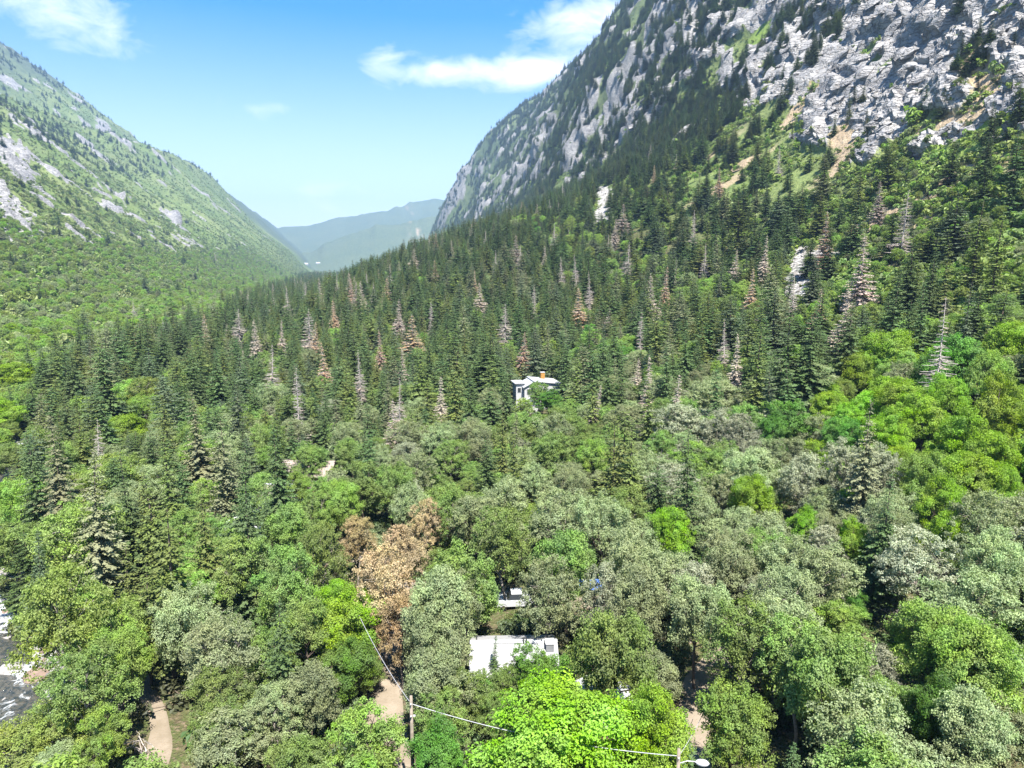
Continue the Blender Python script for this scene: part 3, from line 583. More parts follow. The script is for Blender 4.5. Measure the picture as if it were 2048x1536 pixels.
HB = at0(1064, 762, 7.0); HC1 = at0(618, 930, 4.0); HC2 = at0(590, 978, 3.6); HD = at0(550, 1068, 3.6); HE = at0(456, 1052, 3.0); HF = at0(522, 1013, 2.4); HH = at0(1203, 1410, 3.2)
DK = at0(680, 1128, 1.2); VC = at0(480, 1195, 1.2); VP = at0(1036, 1186, 1.6); VT = at0(715, 1305, 1.8); TP = at0(1182, 1163, 1.0); P1 = at0(822, 1394, 8.9); P2 = at0(1358, 1500, 8.9)
VT_RZ = math.atan2(-(at0(740, 1268, 1.8)[0] - at0(693, 1352, 1.8)[0]), at0(740, 1268, 1.8)[1] - at0(693, 1352, 1.8)[1])
for q, r_ in ((HB, 7), (HC1, 5.5), (HC2, 5.5), (HD, 3.8), (HE, 3), (HF, 2.4), (HH, 4.4), (DK, 2.5), (VC, 2.8), (VP, 3), (VT, 3.6), (TP, 2.4), (P1, 1), (P2, 1.5), (at0(1145, 1208, 0), 4.5)): HOUSES.append((q[0], q[1], r_))
HOUSES.pop(1)
def blocked(x, y, pad=0):
    sL, tL = st(x, y, A)
    if abs(tL - creek_t(sL)) < (9.0 if sL < 125 else 2.0) + pad: return True
    if x * x + y * y < 900: return True
    for P, w in OBST:
        if np.min((P[:, 0] - x) ** 2 + (P[:, 1] - y) ** 2) < (w + pad) ** 2: return True
    for hx, hy, hr in HOUSES:
        if (hx - x) ** 2 + (hy - y) ** 2 < (hr + pad) ** 2: return True
    return False
CLEARD = []
for q in CLEAR:
    p = hit((q[0] + q[2]) / 2, q[3], .5); CLEARD.append((*q, math.hypot(p[0], p[1]) if p else 1e9))
for T in TREES:
    con = T['kind'] in CONIFER or T['kind'] in DEAD
    u, v0, d = project(T['x'], T['y'], T['z'] + T['h']); hp = T['h'] * F / d; rp = T['r'] * F / d
    CLEARD.append((u - rp * .45, v0, u + rp * .45, v0 + hp * (.55 if con else .38), math.hypot(T['x'], T['y']) - .5))
def hides(x, y, z, h, r, conifer_):
    u, v0, d = project(x, y, z + h); _, v1, _ = project(x, y, z + h * (.05 if conifer_ else .25)); rp = r * F / d; D = math.hypot(x, y)
    for (a, b, c, e, dd) in CLEARD:
        if D < dd + 1 and u + rp * (.55 if conifer_ else .9) > a and u - rp * (.55 if conifer_ else .9) < c and v0 < e and v1 > b: return True
    return False
# ---- species by where the crown stands in the valley
def species(u, v, s, t, tL):
    q = random.random(); c = random.random()
    if t > 200: pc = .60 if u < 1500 else .12
    elif tL < -78 + 10 * math.sin(s / 60): pc = .06 if s < 260 else .02
    elif v < 640: pc = (.95 if t < 100 else .66) if u < 1600 else .13 if t > 130 else .5
    elif v < 800: pc = .95 if u < 1120 or v < 690 else .62 if u < 1650 else .35
    elif v < 950: pc = .72 if u < 780 else .34 if u < 1500 else .10
    elif v < 1150: pc = .48 if u < 420 else .3 if u < 600 else .05
    else: pc = .16 if u < 300 else .04
    if q < pc:
        if random.random() < (.09 if v < 820 and vnoise(np.array(s / 38.), np.array(t / 38. + 40)) > .62 else .012 if v < 820 else .0): return random.choice(['brown', 'pink', 'snag', 'snag', 'pink'])
        return 'fir' if c < .56 else 'olive' if c < .82 else 'blue' if c < .91 else 'pale'
    if tL < -78: return 'fresh' if c < .36 else 'sage' if c < .60 else 'mid' if c < .76 else 'willow' if c < .95 else 'lime'
    if v < 700: return 'fresh' if c < .45 else 'green' if c < .58 else 'mid' if c < .78 else 'willow' if c < .92 else 'sage'
    if u > 1640 and v < 960: return 'lime' if c < .5 else 'fresh' if c < .65 else 'sage' if c < .85 else 'green'
    if u > 1250: return 'sage' if c < .42 else 'grey' if c < .66 else 'mid' if c < .90 else 'fresh' if c < .96 else 'green'
    if u < 420: return 'mid' if c < .5 else 'fresh' if c < .68 else 'sage' if c < .9 else 'willow'
    return 'mid' if c < .46 else 'sage' if c < .86 else 'fresh' if c < .94 else 'grey'
CELL = 8.0; GRID = {}
def g_add(x, y, r): GRID.setdefault((int(x // CELL), int(y // CELL)), []).append((x, y, r))
def g_ok(x, y, r, k):
    i, j = int(x // CELL), int(y // CELL)
    for a in (-1, 0, 1):
        for b in (-1, 0, 1):
            for (X, Y, q) in GRID.get((i + a, j + b), ()):
                if (X - x) ** 2 + (Y - y) ** 2 < ((r + q) * k) ** 2: return False
    return True
for T in TREES: g_add(T['x'], T['y'], T['r'])
def fill(step, dmin, dmax, keep):
    ys = np.arange(20, dmax, step); P = []
    for y in ys:
        w = .80 * y + 25; xs = np.arange(-w, w, step); P.append(np.stack([xs, np.full_like(xs, y)], 1))
    P = np.concatenate(P) + rng.uniform(-.5, .5, (sum(len(p) for p in P), 2)) * step
    D = np.hypot(P[:, 0], P[:, 1]); P = P[(D > dmin) & (D < dmax)]
    s, t = st(P[:, 0], P[:, 1], B); sL, tL = st(P[:, 0], P[:, 1], A)
    k = keep(s, t, tL, rng.random(len(P))); P = P[k]; rng.shuffle(P)
    s, t = st(P[:, 0], P[:, 1], B); sL, tL = st(P[:, 0], P[:, 1], A)
    z = H(P[:, 0], P[:, 1]); U, V, d = project(P[:, 0], P[:, 1], z + 7)
    M = masks(P[:, 0], P[:, 1], z); bad = M['scree'] + M['soil'] * .85 + M['meadow'] * .9
    for i in range(len(P)):
        if not (-250 < U[i] < 2300 and V[i] < 1900) or rng.random() < bad[i]: continue
        x, y = P[i]; kind = species(U[i], V[i], s[i], t[i], tL[i])
        con = kind in CONIFER or kind in DEAD
        if con: h = random.uniform(11, 22.5); h *= random.uniform(.5, .8) if random.random() < .3 else 1; r = h / 18 * 4.3
        else:
            h = (random.uniform(5.6, 10.4) if tL[i] > -78 else random.uniform(4.5, 9.0)) * (.7 if random.random() < .15 else 1); r = h / 11 * 3.9
            if t[i] > 125: h *= random.uniform(.35, .6); r *= .5
        if not g_ok(x, y, r, .56 if con else .50): continue
        if D.size and math.hypot(x, y) < 330:
            if blocked(x, y, .6) or hides(x, y, z[i], h, r, con): continue
        g_add(x, y, r); add_tree(x, y, float(z[i]), h, None, kind)
fill(2.6, 26, 330, lambda s, t, tL, q: (t < 215) & (q < np.interp(t, [60, 130, 205], [1, .62, .2])))
fill(4.6, 330, 800, lambda s, t, tL, q: (t < 225) & (tL > -330) & (q < np.where(tL < -150, .5, np.interp(t, [40, 130, 220], [1, .42, .25]))))
fill(8.0, 800, 2300, lambda s, t, tL, q: (t < 240) & (tL > -260) & (q < np.interp(t, [40, 140, 230], [.8, .5, .35])))
print('trees', len(TREES))
# ---- trees on the cliffs and the far slopes
def wall_trees(n, smin, smax, tmin, tmax, a, kinds, hr, pw=1.0, thr=.5):
    s = smin * (smax / smin) ** rng.random(n * 4); t = tmin + (tmax - tmin) * rng.random(n * 4) ** pw
    x, y = xy(s, t, a); U, V, d = project(x, y, H(x, y)); k = (U > -150) & (U < 2200) & (V > -120) & (d > 60); x, y, s, t = x[k], y[k], s[k], t[k]
    cl = fbm(s / 45 + 3, t / 40 + 9, 3); k = cl > thr + rng.normal(size=len(x)) * .07; x, y, s, t = x[k][:n], y[k][:n], s[k][:n], t[k][:n]
    X, Y, Z, M = displaced(x, y)
    for i in range(len(x)):
        if M['rock'][i] > .6 and random.random() < .55: continue
        h = random.uniform(*hr); add_tree(X[i], Y[i], Z[i] - .4, h, None, random.choice(kinds))
wall_trees(200, 110, 420, 205, 420, B, ['fir', 'fir', 'olive', 'thin'], (8, 16), 1.2, .50)
wall_trees(1500, 420, 900, 205, 420, B, ['fir', 'fir', 'olive', 'blue', 'thin'], (9, 18), 1.2, .49)
wall_trees(9000, 700, 4400, 205, 640, B, ['fir', 'fir', 'olive', 'blue'], (12, 22), 1.0, .42)
wall_trees(2200, 700, 4200, -1500, -520, A, ['fir', 'fir', 'blue'], (12, 20), 1.0, .52)
wall_trees(330, 300, 2200, -700, -150, A, ['fir', 'fir', 'blue'], (8, 15), 1.0, .52)
print('trees', len(TREES))

# ------------------------------------------------------------------ which trees show: a coarse depth picture, then the 300 of a kind that show largest stand as trees of their own
def showing():
    W, Hh = 512, 384; k = W / 2048; zb = np.full((Hh, W), 1e9); ib = np.full((Hh, W), -1, int)
    for i, T in enumerate(TREES):
        con = T['kind'] in CONIFER or T['kind'] in DEAD
        u, v0, d = project(T['x'], T['y'], T['z'] + T['h']); _, v1, _ = project(T['x'], T['y'], T['z'] + T['h'] * (.04 if con else .22))
        D = math.hypot(T['x'], T['y']); rp = T['r'] * F / d * k; u *= k; v0 *= k; v1 *= k
        x0, x1, y0, y1 = int(max(0, u - rp)), int(min(W - 1, u + rp + 1)), int(max(0, v0)), int(min(Hh - 1, v1 + 1))
        T['pix'] = 0
        if x1 < x0 or y1 < y0 or d < 1: continue
        yy, xx = np.mgrid[y0:y1 + 1, x0:x1 + 1]; f = (yy + .5 - v0) / max(v1 - v0, .5)
        m_ = (np.abs(xx + .5 - u) < rp * f * .85) if con else (((xx + .5 - u) / max(rp, .5)) ** 2 + ((f - .5) * 2) ** 2 < 1)
        m_ &= (f >= 0) & (f <= 1); z = zb[y0:y1 + 1, x0:x1 + 1]; q = m_ & (D < z); z[q] = D; ib[y0:y1 + 1, x0:x1 + 1][q] = i
    yy, xx = np.mgrid[0:Hh, 0:W]
    cnt = np.bincount(ib[ib >= 0], minlength=len(TREES)); sx = np.bincount(ib[ib >= 0], xx[ib >= 0], len(TREES)); sy = np.bincount(ib[ib >= 0], yy[ib >= 0], len(TREES))
    for i, T in enumerate(TREES):
        T['pix'] = cnt[i]; T['cx'] = sx[i] / max(cnt[i], 1) / W; T['cy'] = sy[i] / max(cnt[i], 1) / Hh
showing()
cls = lambda T: 'conifer' if T['kind'] in CONIFER else 'dead' if T['kind'] in DEAD else 'broad'
SINGLE = set()
for c in ('conifer', 'broad', 'dead'):
    ids = [i for i, T in enumerate(TREES) if cls(T) == c and T['pix'] >= 4]; ids.sort(key=lambda i: -TREES[i]['pix']); SINGLE.update(ids[:300])
# ---- labels: what it looks like, then the landmark beside it, else its place in the photo
MARKS = [(1035, 1290, 'the white-roofed cabin'), (1070, 780, 'the white house among the firs'), (30, 1250, 'the rocky creek'), (760, 1350, 'the pale dirt road'), (315, 1470, 'the lower left footpath'),
    (765, 1150, 'the large rust-brown tree'), (610, 950, 'the half-hidden tan roofs'), (550, 1070, 'the grey shingled cabin'), (1130, 1450, 'the big bottom-edge maple'), (822, 1400, 'the wooden utility pole'),
    (1145, 1205, 'the bare clearing'), (1370, 1515, 'the lamp pole'), (1590, 560, 'the pale scree below the cliffs'), (1203, 410, 'the white boulder strip'), (1350, 1050, 'the round central maple'),
    (1605, 680, 'the pair of large dark firs'), (1728, 520, 'the large tan dead fir'), (822, 665, 'the broad rust-brown fir'), (1790, 720, 'the yellow-green grove'), (1795, 1225, 'the grey brush pile'),
    (1280, 60, 'the right skyline top'), (1690, 300, 'the sandy gully'), (1900, 130, 'the upper right buttress'), (1270, 150, 'the pale skyline cliff band'), (1060, 320, 'the long pale slab'), (1640, 120, 'the broken granite face'),
    (640, 522, 'the far end of the valley'), (1300, 300, 'the bright meadow strip'), (240, 785, 'the dark gap among the firs at left'), (140, 890, 'the large pale-tipped firs at left'), (405, 1010, 'the yellow-edged fir at left'), (945, 810, 'the dark fir left of the white house'),
    (1384, 905, 'the dark fir among silvery trees'), (1775, 1000, 'the lone dark fir at right'), (500, 650, 'the cluster of bare grey snags'), (1248, 890, 'the twin olive firs'), (1860, 390, 'the bare soil slope'), (1235, 1280, 'the big rounded tree'),
    (700, 1210, 'the twin roadside maples'), (30, 750, 'the left-edge maple'), (1470, 1430, 'the bottom fresh green tree'), (1960, 1470, 'the lower right corner'), (520, 1480, 'the left part of the bottom edge'), (150, 1070, 'the flat-topped willow by the creek'),
    (120, 1200, 'the spreading willow by the creek'), (1000, 1010, 'the grey-green grove in the centre'), (1640, 1000, 'the silvery grove at right'), (1500, 640, 'the firs below the cliffs'), (1000, 560, 'the middle of the fir belt'), (700, 620, 'the left half of the fir belt'), (250, 560, 'the bushy slope on the left'), (1300, 480, 'the right half of the fir belt'),
    (1100, 430, 'the upper edge of the fir belt'), (1940, 600, 'the bare dead fir at right'), (200, 250, 'the left slope rock streaks'), (830, 780, 'the firs left of the white house'), (1470, 1180, 'the shady gap right of centre'), (1700, 1400, 'the lower right big trees'), (400, 1250, 'the dead limbs at lower left')]
TREE_ITEMS = []
GROUPS = {'conifer': 'firs of the valley forest', 'broad': 'broadleaf trees of the valley floor', 'dead': 'dead and dying firs'}
NAMES = {'conifer': 'fir_tree', 'broad': 'broadleaf_tree', 'dead': 'dead_fir'}
for i in sorted(SINGLE, key=lambda i: -TREES[i]['pix']):
    T = TREES[i]; P = PROTO[T['shp']][T['var']]; c = cls(T)
    nm = 'maple_tree' if T['kind'] == 'lime' else 'willow_tree' if T['kind'] == 'willow' else NAMES[c]
    o = empty(nm, (T['x'], T['y'], T['z'] - .1), T['rz']); o.scale = (T['sx'] * random.uniform(.9, 1.1), T['sx'] * random.uniform(.9, 1.1), T['sz']); o.rotation_euler = (random.gauss(0, .035), random.gauss(0, .035), T['rz'])
    TREE_ITEMS.append((o, KIND[T['kind']][2], T['cx'] * 2048, T['cy'] * 1536, 'tree', GROUPS[c]))
    for pn in ('trunk', 'crown'):
        if P[pn] is None: continue
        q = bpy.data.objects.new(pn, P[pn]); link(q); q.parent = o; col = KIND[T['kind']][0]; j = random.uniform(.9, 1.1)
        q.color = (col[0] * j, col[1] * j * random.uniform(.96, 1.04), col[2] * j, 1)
# ---- the rest of the forest, the scrub and the undergrowth: instanced stuff
_src_n = [0]
def sources(name, items):
    """a collection of (mesh, colour) sources, in order, outside the scene"""
    c = bpy.data.collections.new(name)
    for k, (me, col) in enumerate(items):
        lm = me.materials[1].name.split('.')[0]; mk = lm + '_%03d_%03d_%03d' % tuple(int(q * 1000) for q in col)
        if mk not in MAT: leafmat(mk,   .15 if lm == 'needle' else .38, col)
        me = me.copy(); me.materials[1] = MAT[mk]
        o = bpy.data.objects.new('%s_form_%03d' % (name, k), me); c.objects.link(o)
    return c
def scatter(name, label, P, rot, scl, idx, coll, cat=None):
    me = bpy.data.meshes.new(name); me.vertices.add(len(P)); me.vertices.foreach_set('co', np.ascontiguousarray(P, np.float32).ravel())
    for an, tp, arr, key in (('rot', 'FLOAT_VECTOR', rot, 'vector'), ('scl', 'FLOAT_VECTOR', scl, 'vector'), ('idx', 'INT', idx, 'value')):
        at = me.attributes.new(an, tp, 'POINT'); at.data.foreach_set(key, np.ascontiguousarray(arr, np.int32 if tp == 'INT' else np.float32).ravel())
    o = bpy.data.objects.new(name, me); link(o); tag(o, label, cat, None, 'stuff')
    ng = bpy.data.node_groups.new(name, 'GeometryNodeTree')
    ng.interface.new_socket(name='Geometry', in_out='INPUT', socket_type='NodeSocketGeometry'); ng.interface.new_socket(name='Geometry', in_out='OUTPUT', socket_type='NodeSocketGeometry')
    N = ng.nodes; L = ng.links; gi = N.new('NodeGroupInput'); go = N.new('NodeGroupOutput'); ci = N.new('GeometryNodeCollectionInfo'); ip = N.new('GeometryNodeInstanceOnPoints')
    ci.inputs['Collection'].default_value = coll; ci.inputs['Separate Children'].default_value = True; ci.inputs['Reset Children'].default_value = True
    def na(n_, t_):
        q = N.new('GeometryNodeInputNamedAttribute'); q.data_type = t_; q.inputs['Name'].default_value = n_; return q.outputs['Attribute']
    e2r = N.new('FunctionNodeEulerToRotation'); L.new(na('rot', 'FLOAT_VECTOR'), e2r.inputs[0])
    ip.inputs['Pick Instance'].default_value = True
    L.new(gi.outputs[0], ip.inputs['Points']); L.new(ci.outputs[0], ip.inputs['Instance']); L.new(na('idx', 'INT'), ip.inputs['Instance Index']); L.new(e2r.outputs[0], ip.inputs['Rotation']); L.new(na('scl', 'FLOAT_VECTOR'), ip.inputs['Scale'])
    L.new(ip.outputs[0], go.inputs[0]); md = o.modifiers.new('scatter', 'NODES'); md.node_group = ng; return o
for c, nm, lab in (('conifer', 'conifer_forest', 'mass of further dark firs on the slopes and behind the front trees'), ('broad', 'broadleaf_woodland', 'mass of further low green broadleaf trees along the valley floor'), ('dead', 'dead_conifers', 'further scattered dead firs among the far forest')):
    rest = [T for i, T in enumerate(TREES) if i not in SINGLE and cls(T) == c]
    if not rest: continue
    items = []; key = {}
    for T in rest:
        T['var'] %= 3; kk = (T['kind'], T['shp'], T['var'])
        if kk not in key: key[kk] = len(items); items.append((whole_mesh(PROTO.get(T['shp'] + '_far', PROTO[T['shp']])[T['var']]), KIND[T['kind']][0]))
    scatter(nm, lab, np.array([(T['x'], T['y'], T['z'] - .1) for T in rest]), np.array([(random.gauss(0, .04), random.gauss(0, .04), T['rz']) for T in rest]), np.array([(T['sx'], T['sx'], T['sz']) for T in rest]), np.array([key[(T['kind'], T['shp'], T['var'])] for T in rest]), sources(nm, items))
def scrub(name, label, n, draw, shp, cols, size, keepfn=None):
    x, y = draw(n); z0 = H(x, y); U, V, d = project(x, y, z0); k = (U > -250) & (U < 2300) & (V < 1800) & (V > -150) & (d > 25); x, y = x[k], y[k]
    X, Y, Z, M = displaced(x, y); p = 1 - np.clip(M['rock'] * .97 + M['soil'] * .6 + M['scree'] * .95 + M['meadow'] * .45, 0, 1)
    if keepfn is not None: p = p * keepfn(X, Y)
    k = rng.random(len(X)) < p; X, Y, Z = X[k], Y[k], Z[k]; m_ = len(X)
    items = [(whole_mesh(b), c) for c in cols for b in PROTO[shp]]; sc = rng.uniform(*size, m_) * np.exp(rng.normal(size=m_) * .25)
    scatter(name, label, np.stack([X, Y, Z - .15], 1), np.stack([np.zeros(m_), np.zeros(m_), rng.random(m_) * 6.28], 1), np.stack([sc, sc, sc * rng.uniform(.7, 1.2, m_)], 1), rng.integers(0, len(items), m_), sources(name, items))
    print(name, m_)
GREENS = [(.125, .180, .050), (.150, .215, .060), (.100, .150, .045), (.185, .230, .085), (.200, .265, .065)]
def drawL(n):
    s = 220 * (3600 / 220) ** rng.random(n); t = -95 - 1000 * rng.random(n) ** 1.5 * (s / 2400 + .22).clip(0, 1); return xy(s, t, A)
scrub('hillside_scrub', 'low green scrub covering the grassy slope on the left', 90000, drawL, 'low', GREENS[1:] + [(.23, .27, .11)], (.8, 1.9))
def drawR(n):
    s = 60 * (3600 / 60) ** rng.random(n); t = 120 + 480 * rng.random(n) ** 1.3; return xy(s, t, B)
scrub('cliff_scrub', 'green scrub growing on the ledges of the granite cliffs', 60000, drawR, 'low', GREENS[:2] + [(.16, .24, .04), (.20, .26, .06)], (.7, 1.6), lambda X, Y: sstep(.34, .5, fbm(X / 24, Y / 24, 3)))
def drawF(n):
    y = 30 + 320 * rng.random(n) ** .7; x = (rng.random(n) * 2 - 1) * (y * .8 + 10); return x, y
def clear_of_tracks(X, Y):
    p = np.ones(len(X)); sL, tL = st(X, Y, A)
    for P, w in OBST:
        for c in range(0, len(P), 2): p[(X - P[c, 0]) ** 2 + (Y - P[c, 1]) ** 2 < (w * .78 + .9) ** 2] = 0
    for hx, hy, hr in HOUSES: p[(X - hx) ** 2 + (Y - hy) ** 2 < (hr + .5) ** 2] = 0
    p[(np.abs(tL - creek_t(sL)) < 9.5) & (sL < 150)] = 0
    return p * sstep(.30, .5, fbm(X / 9, Y / 9, 3))
scrub('undergrowth', 'low bushes and saplings of the forest floor', 26000, drawF, 'shrub', [(.060, .095, .028), (.085, .125, .040), (.10, .13, .06), (.13, .17, .045), (.07, .08, .035)], (.45, .95), clear_of_tracks)

# ------------------------------------------------------------------ built things
def boxes(lst):
    """(cx,cy,cz, sx,sy,sz[, tilt about x, tilt about y]) -> one mesh's V, F"""
    VV = []; FF = []; c = np.array([[x, y, z] for x in (-.5, .5) for y in (-.5, .5) for z in (-.5, .5)])
    f = np.array([[0, 1, 3, 2], [4, 6, 7, 5], [0, 4, 5, 1], [2, 3, 7, 6], [0, 2, 6, 4], [1, 5, 7, 3]])
    for b in lst:
        v = c * np.array(b[3:6])
        if len(b) > 6: v = v @ np.array(Matrix.Rotation(b[6], 3, 'X')).T
        if len(b) > 7: v = v @ np.array(Matrix.Rotation(b[7], 3, 'Y')).T
        FF.append(f + 8 * len(VV)); VV.append(v + np.array(b[:3]))
    return np.concatenate(VV), np.concatenate(FF)
def part(name, lst, mat, parent, smooth=False):
    V, Fq = boxes(lst) if isinstance(lst, list) else lst
    o = bpy.data.objects.new(name, mesh_np(name, V, Fq, MAT[mat] if isinstance(mat, str) else mat, None, smooth)); link(o); o.parent = parent; return o
def prism(pts, y0, y1, axis=1):
    """polygon in x,z pushed from y0 to y1 (quads and a fan of quads for the caps)"""
    n = len(pts); V = [(x, y0, z) for x, z in pts] + [(x, y1, z) for x, z in pts]; Fq = [(i, (i + 1) % n, n + (i + 1) % n, n + i) for i in range(n)]
    for i in range(1, n - 1, 2):
        j = min(i + 2, n - 1); Fq.append((0, j, j - 1 if j - 1 != i else i + 1, i) if j > i + 1 else (0, i + 1, i, 0)); Fq.append(tuple(n + q for q in ((0, i, i + 1, j) if j > i + 1 else (0, i, i + 1, 0))))
    return np.array(V, float), np.array(Fq)
def poly_obj(name, V, faces, mat, parent):
    me = bpy.data.meshes.new(name); me.from_pydata([tuple(v) for v in V], [], faces); me.materials.append(MAT[mat]); o = bpy.data.objects.new(name, me); link(o); o.parent = parent; return o
def gable_house(name, label, loc, rz, W, D, hw, hr, wallm, roofm, wins=(), door=None, chim=None, ridge=True, seam=.6, over=.45, pipes=()):
    h = empty(name, loc, rz); tag(h, label, 'house')
    x0, x1, y0, y1 = -W / 2, W / 2, -D / 2, D / 2
    V = [(x0, y0, -.6), (x1, y0, -.6), (x1, y1, -.6), (x0, y1, -.6), (x0, y0, hw), (x1, y0, hw), (x1, y1, hw), (x0, y1, hw), (x0, 0, hw + hr), (x1, 0, hw + hr)]
    poly_obj('wall', V, [(0, 1, 5, 4), (1, 2, 6, 9, 5), (2, 3, 7, 6), (3, 0, 4, 8, 7)], wallm, h)
    a = math.atan2(hr, D / 2); sl = math.hypot(D / 2, hr) + over; L = []
    for sg in (-1, 1):
        cy = sg * (D / 4 + over * math.cos(a) / 2); cz = hw + hr / 2 - over * math.sin(a) / 2 + .09
        L.append((0, cy, cz, W + 2 * over, sl, .12, -sg * a))
        if seam:
            for k in range(int((W + 2 * over) / seam) + 1): L.append((-W / 2 - over + .04 + k * seam * .995, cy, cz + .075, .045, sl, .05, -sg * a))
    rf = part('roof', L, roofm, h)
    if ridge: part('ridge_cap', [(0, -.16, hw + hr + .17, W + 2 * over, .36, .05, a), (0, .16, hw + hr + .17, W + 2 * over, .36, .05, -a)], 'white_metal', rf)
    for (px_, py_) in pipes:
        part('vent_pipe', tubes([(np.array([[px_, py_, hw + hr * (1 - abs(py_) / (D / 2)) - .1], [px_, py_, hw + hr * (1 - abs(py_) / (D / 2)) + .75]]), [.07, .07])], 8), 'trim_dark', rf)
    if chim:
        cx, cy, w, ch, cm = chim; zb = hw + hr * (1 - abs(cy) / (D / 2)) - .3
        c = part('chimney', [(cx, cy, zb + ch / 2, w, w, ch)], cm, rf); part('chimney_cap', [(cx, cy, zb + ch + .05, w + .16, w + .16, .1)], 'trim_dark' if cm != 'orange_wood' else 'white_siding', rf)
    for (side, c, z, w, hh) in wins:
        fr = []; pn = []
        if side in 'FB':
            y = (y0 - .03) if side == 'F' else (y1 + .03); fr = [(c, y, z, w + .2, .08, hh + .2)]; pn = [(c, y - .035 if side == 'F' else y + .035, z, w, .06, hh)]
        else:
            x = (x0 - .03) if side == 'L' else (x1 + .03); fr = [(x, c, z, .08, w + .2, hh + .2)]; pn = [(x - .035 if side == 'L' else x + .035, c, z, .06, w, hh)]
        f = part('window', fr, 'white_siding', h); part('pane', pn, 'glass', f)
    if door is not None: d = part('door', [(door, y0 - .03, .95, .95, .08, 2.1)], 'brown_wood', h); part('handle', [(door + .36, y0 - .1, .95, .05, .06, .12)], 'chrome', d)
    return h
def at(px, py, dz):
    p = hit(px, py, dz); return (p[0], p[1], float(H(np.array(p[0]), np.array(p[1]))))
cab = gable_house('cabin', 'small cabin with white metal roof in the lower middle', (.15, 59.7, float(H(.15, 59.7))), R(1.5), 7.2, 6.2, 2.7, 1.25, 'brown_wood', 'grey_shingle', [('F', -1.8, 1.5, 1.2, 1.1), ('F', 1.6, 1.5, 1.2, 1.1), ('L', 0, 1.5, 1.1, 1.0), ('R', -.6, 1.5, 1.0, 1.0)], 0, None, True, 0, .4, [(-3.4, .3), (.9, -.3), (1.15, -.35)])
part('chimney', [(3.25, -.75, 3.75, .7, .9, 1.3)], 'dark_metal', cab); part('chimney_cap', [(3.25, -.75, 4.43, .82, 1.02, .08)], 'lamp_metal', cab)
# two-storey white house among the firs
hb = empty('hillside_house', HB, R(12)); tag(hb, 'white two-storey house with orange wooden chimney among the firs', 'house')
def shed(nm, x0, x1, y0, y1, zl, zr, wallm, roofm):
    V = [(x0, y0, -1), (x1, y0, -1), (x1, y1, -1), (x0, y1, -1), (x0, y0, zl), (x1, y0, zr), (x1, y1, zr), (x0, y1, zl)]
    poly_obj(nm, V, [(0, 1, 5, 4), (1, 2, 6, 5), (2, 3, 7, 6), (3, 0, 4, 7)], wallm, hb)
    a = math.atan2(zr - zl, x1 - x0); L = math.hypot(x1 - x0, zr - zl) + .9
    return part('roof', [((x0 + x1) / 2, (y0 + y1) / 2, (zl + zr) / 2 + .12, L, y1 - y0 + .9, .18, 0, -a)], roofm, hb)
shed('wall', 0, 6.4, -3.2, 4, 7.3, 6.6, 'white_siding', 'white_metal'); shed('wall', -2.5, 0, -2.4, 3.4, 5.9, 7.2, 'white_siding', 'white_metal'); rfb = shed('wall', -4.4, -2.52, -1.2, 3.2, 6.6, 6.6, 'white_siding', 'grey_shingle')
shed('wall', -3.4, .6, -6.2, -2.45, 1.9, 4.0, 'white_siding', 'white_metal')
ch = part('chimney', [(3.4, 2.6, 7.9, 1.0, 1.0, 1.7)], 'orange_wood', hb); part('chimney_cap', [(3.4, 2.6, 8.8, 1.2, 1.2, .1)], 'white_siding', ch)
for (cx, y, z, w, hh) in ((-1.5, -2.43, 4.7, .7, 1.3), (-.55, -2.43, 4.7, .7, 1.3), (-3.6, -1.23, 5.0, .8, 1.1), (2.2, -3.23, 4.8, 1.3, 1.2), (4.7, -3.23, 4.8, 1.3, 1.2), (3.2, -3.23, 1.6, 1.6, 1.2)):
    f = part('window', [(cx, y, z, w + .2, .08, hh + .2)], 'white_siding', hb); part('pane', [(cx, y - .04, z, w, .06, hh)], 'glass', f)
gable_house('tan_house', 'tan-roofed house half hidden by trees, the farther of two at left', HC1, R(-4), 8.5, 6.5, 3.0, 1.7, 'brown_wood', 'tan_roof', [('F', -2, 1.6, 1.2, 1.1), ('F', 2, 1.6, 1.2, 1.1)], 0, (2.5, 1, .7, 1.6, 'red_brick'), False, .5)
gable_house('long_cabin', 'long pale-roofed cabin just below the tan-roofed house', HC2, R(-6), 9.5, 5.5, 2.8, 1.4, 'brown_wood', 'tan_roof', [('F', -2.8, 1.5, 1.2, 1.0), ('F', 2.8, 1.5, 1.2, 1.0)], 0, None, True, .5)
gable_house('shingled_cabin', 'dark cabin under a dappled grey shingle roof at left', HD, R(-10), 5.0, 4.6, 2.7, 1.5, 'brown_wood', 'grey_shingle', [('F', -1.2, 1.5, .9, 1.0), ('F', 1.3, 1.5, .9, 1.0)], 0, None, True, 0)
gable_house('white_shed', 'small white shed left of the shingled cabin, behind a fir', HE, R(70), 3.6, 3.0, 2.5, 1.0, 'white_siding', 'white_metal', [('F', 0, 1.4, .8, .8)], None, None, True, .5)
gable_house('small_shed', 'tiny grey-roofed shed below the long cabin', HF, R(30), 2.8, 2.4, 2.2, .8, 'brown_wood', 'grey_shingle', [], 0, None, True, 0)
gable_house('hidden_cabin', 'cabin with pale roof almost hidden behind the big yellow-green maple', HH, R(86), 6.5, 4.5, 2.6, 1.2, 'brown_wood', 'white_metal', [('F', 1, 1.4, .9, .9)], 0, None, True, .5)
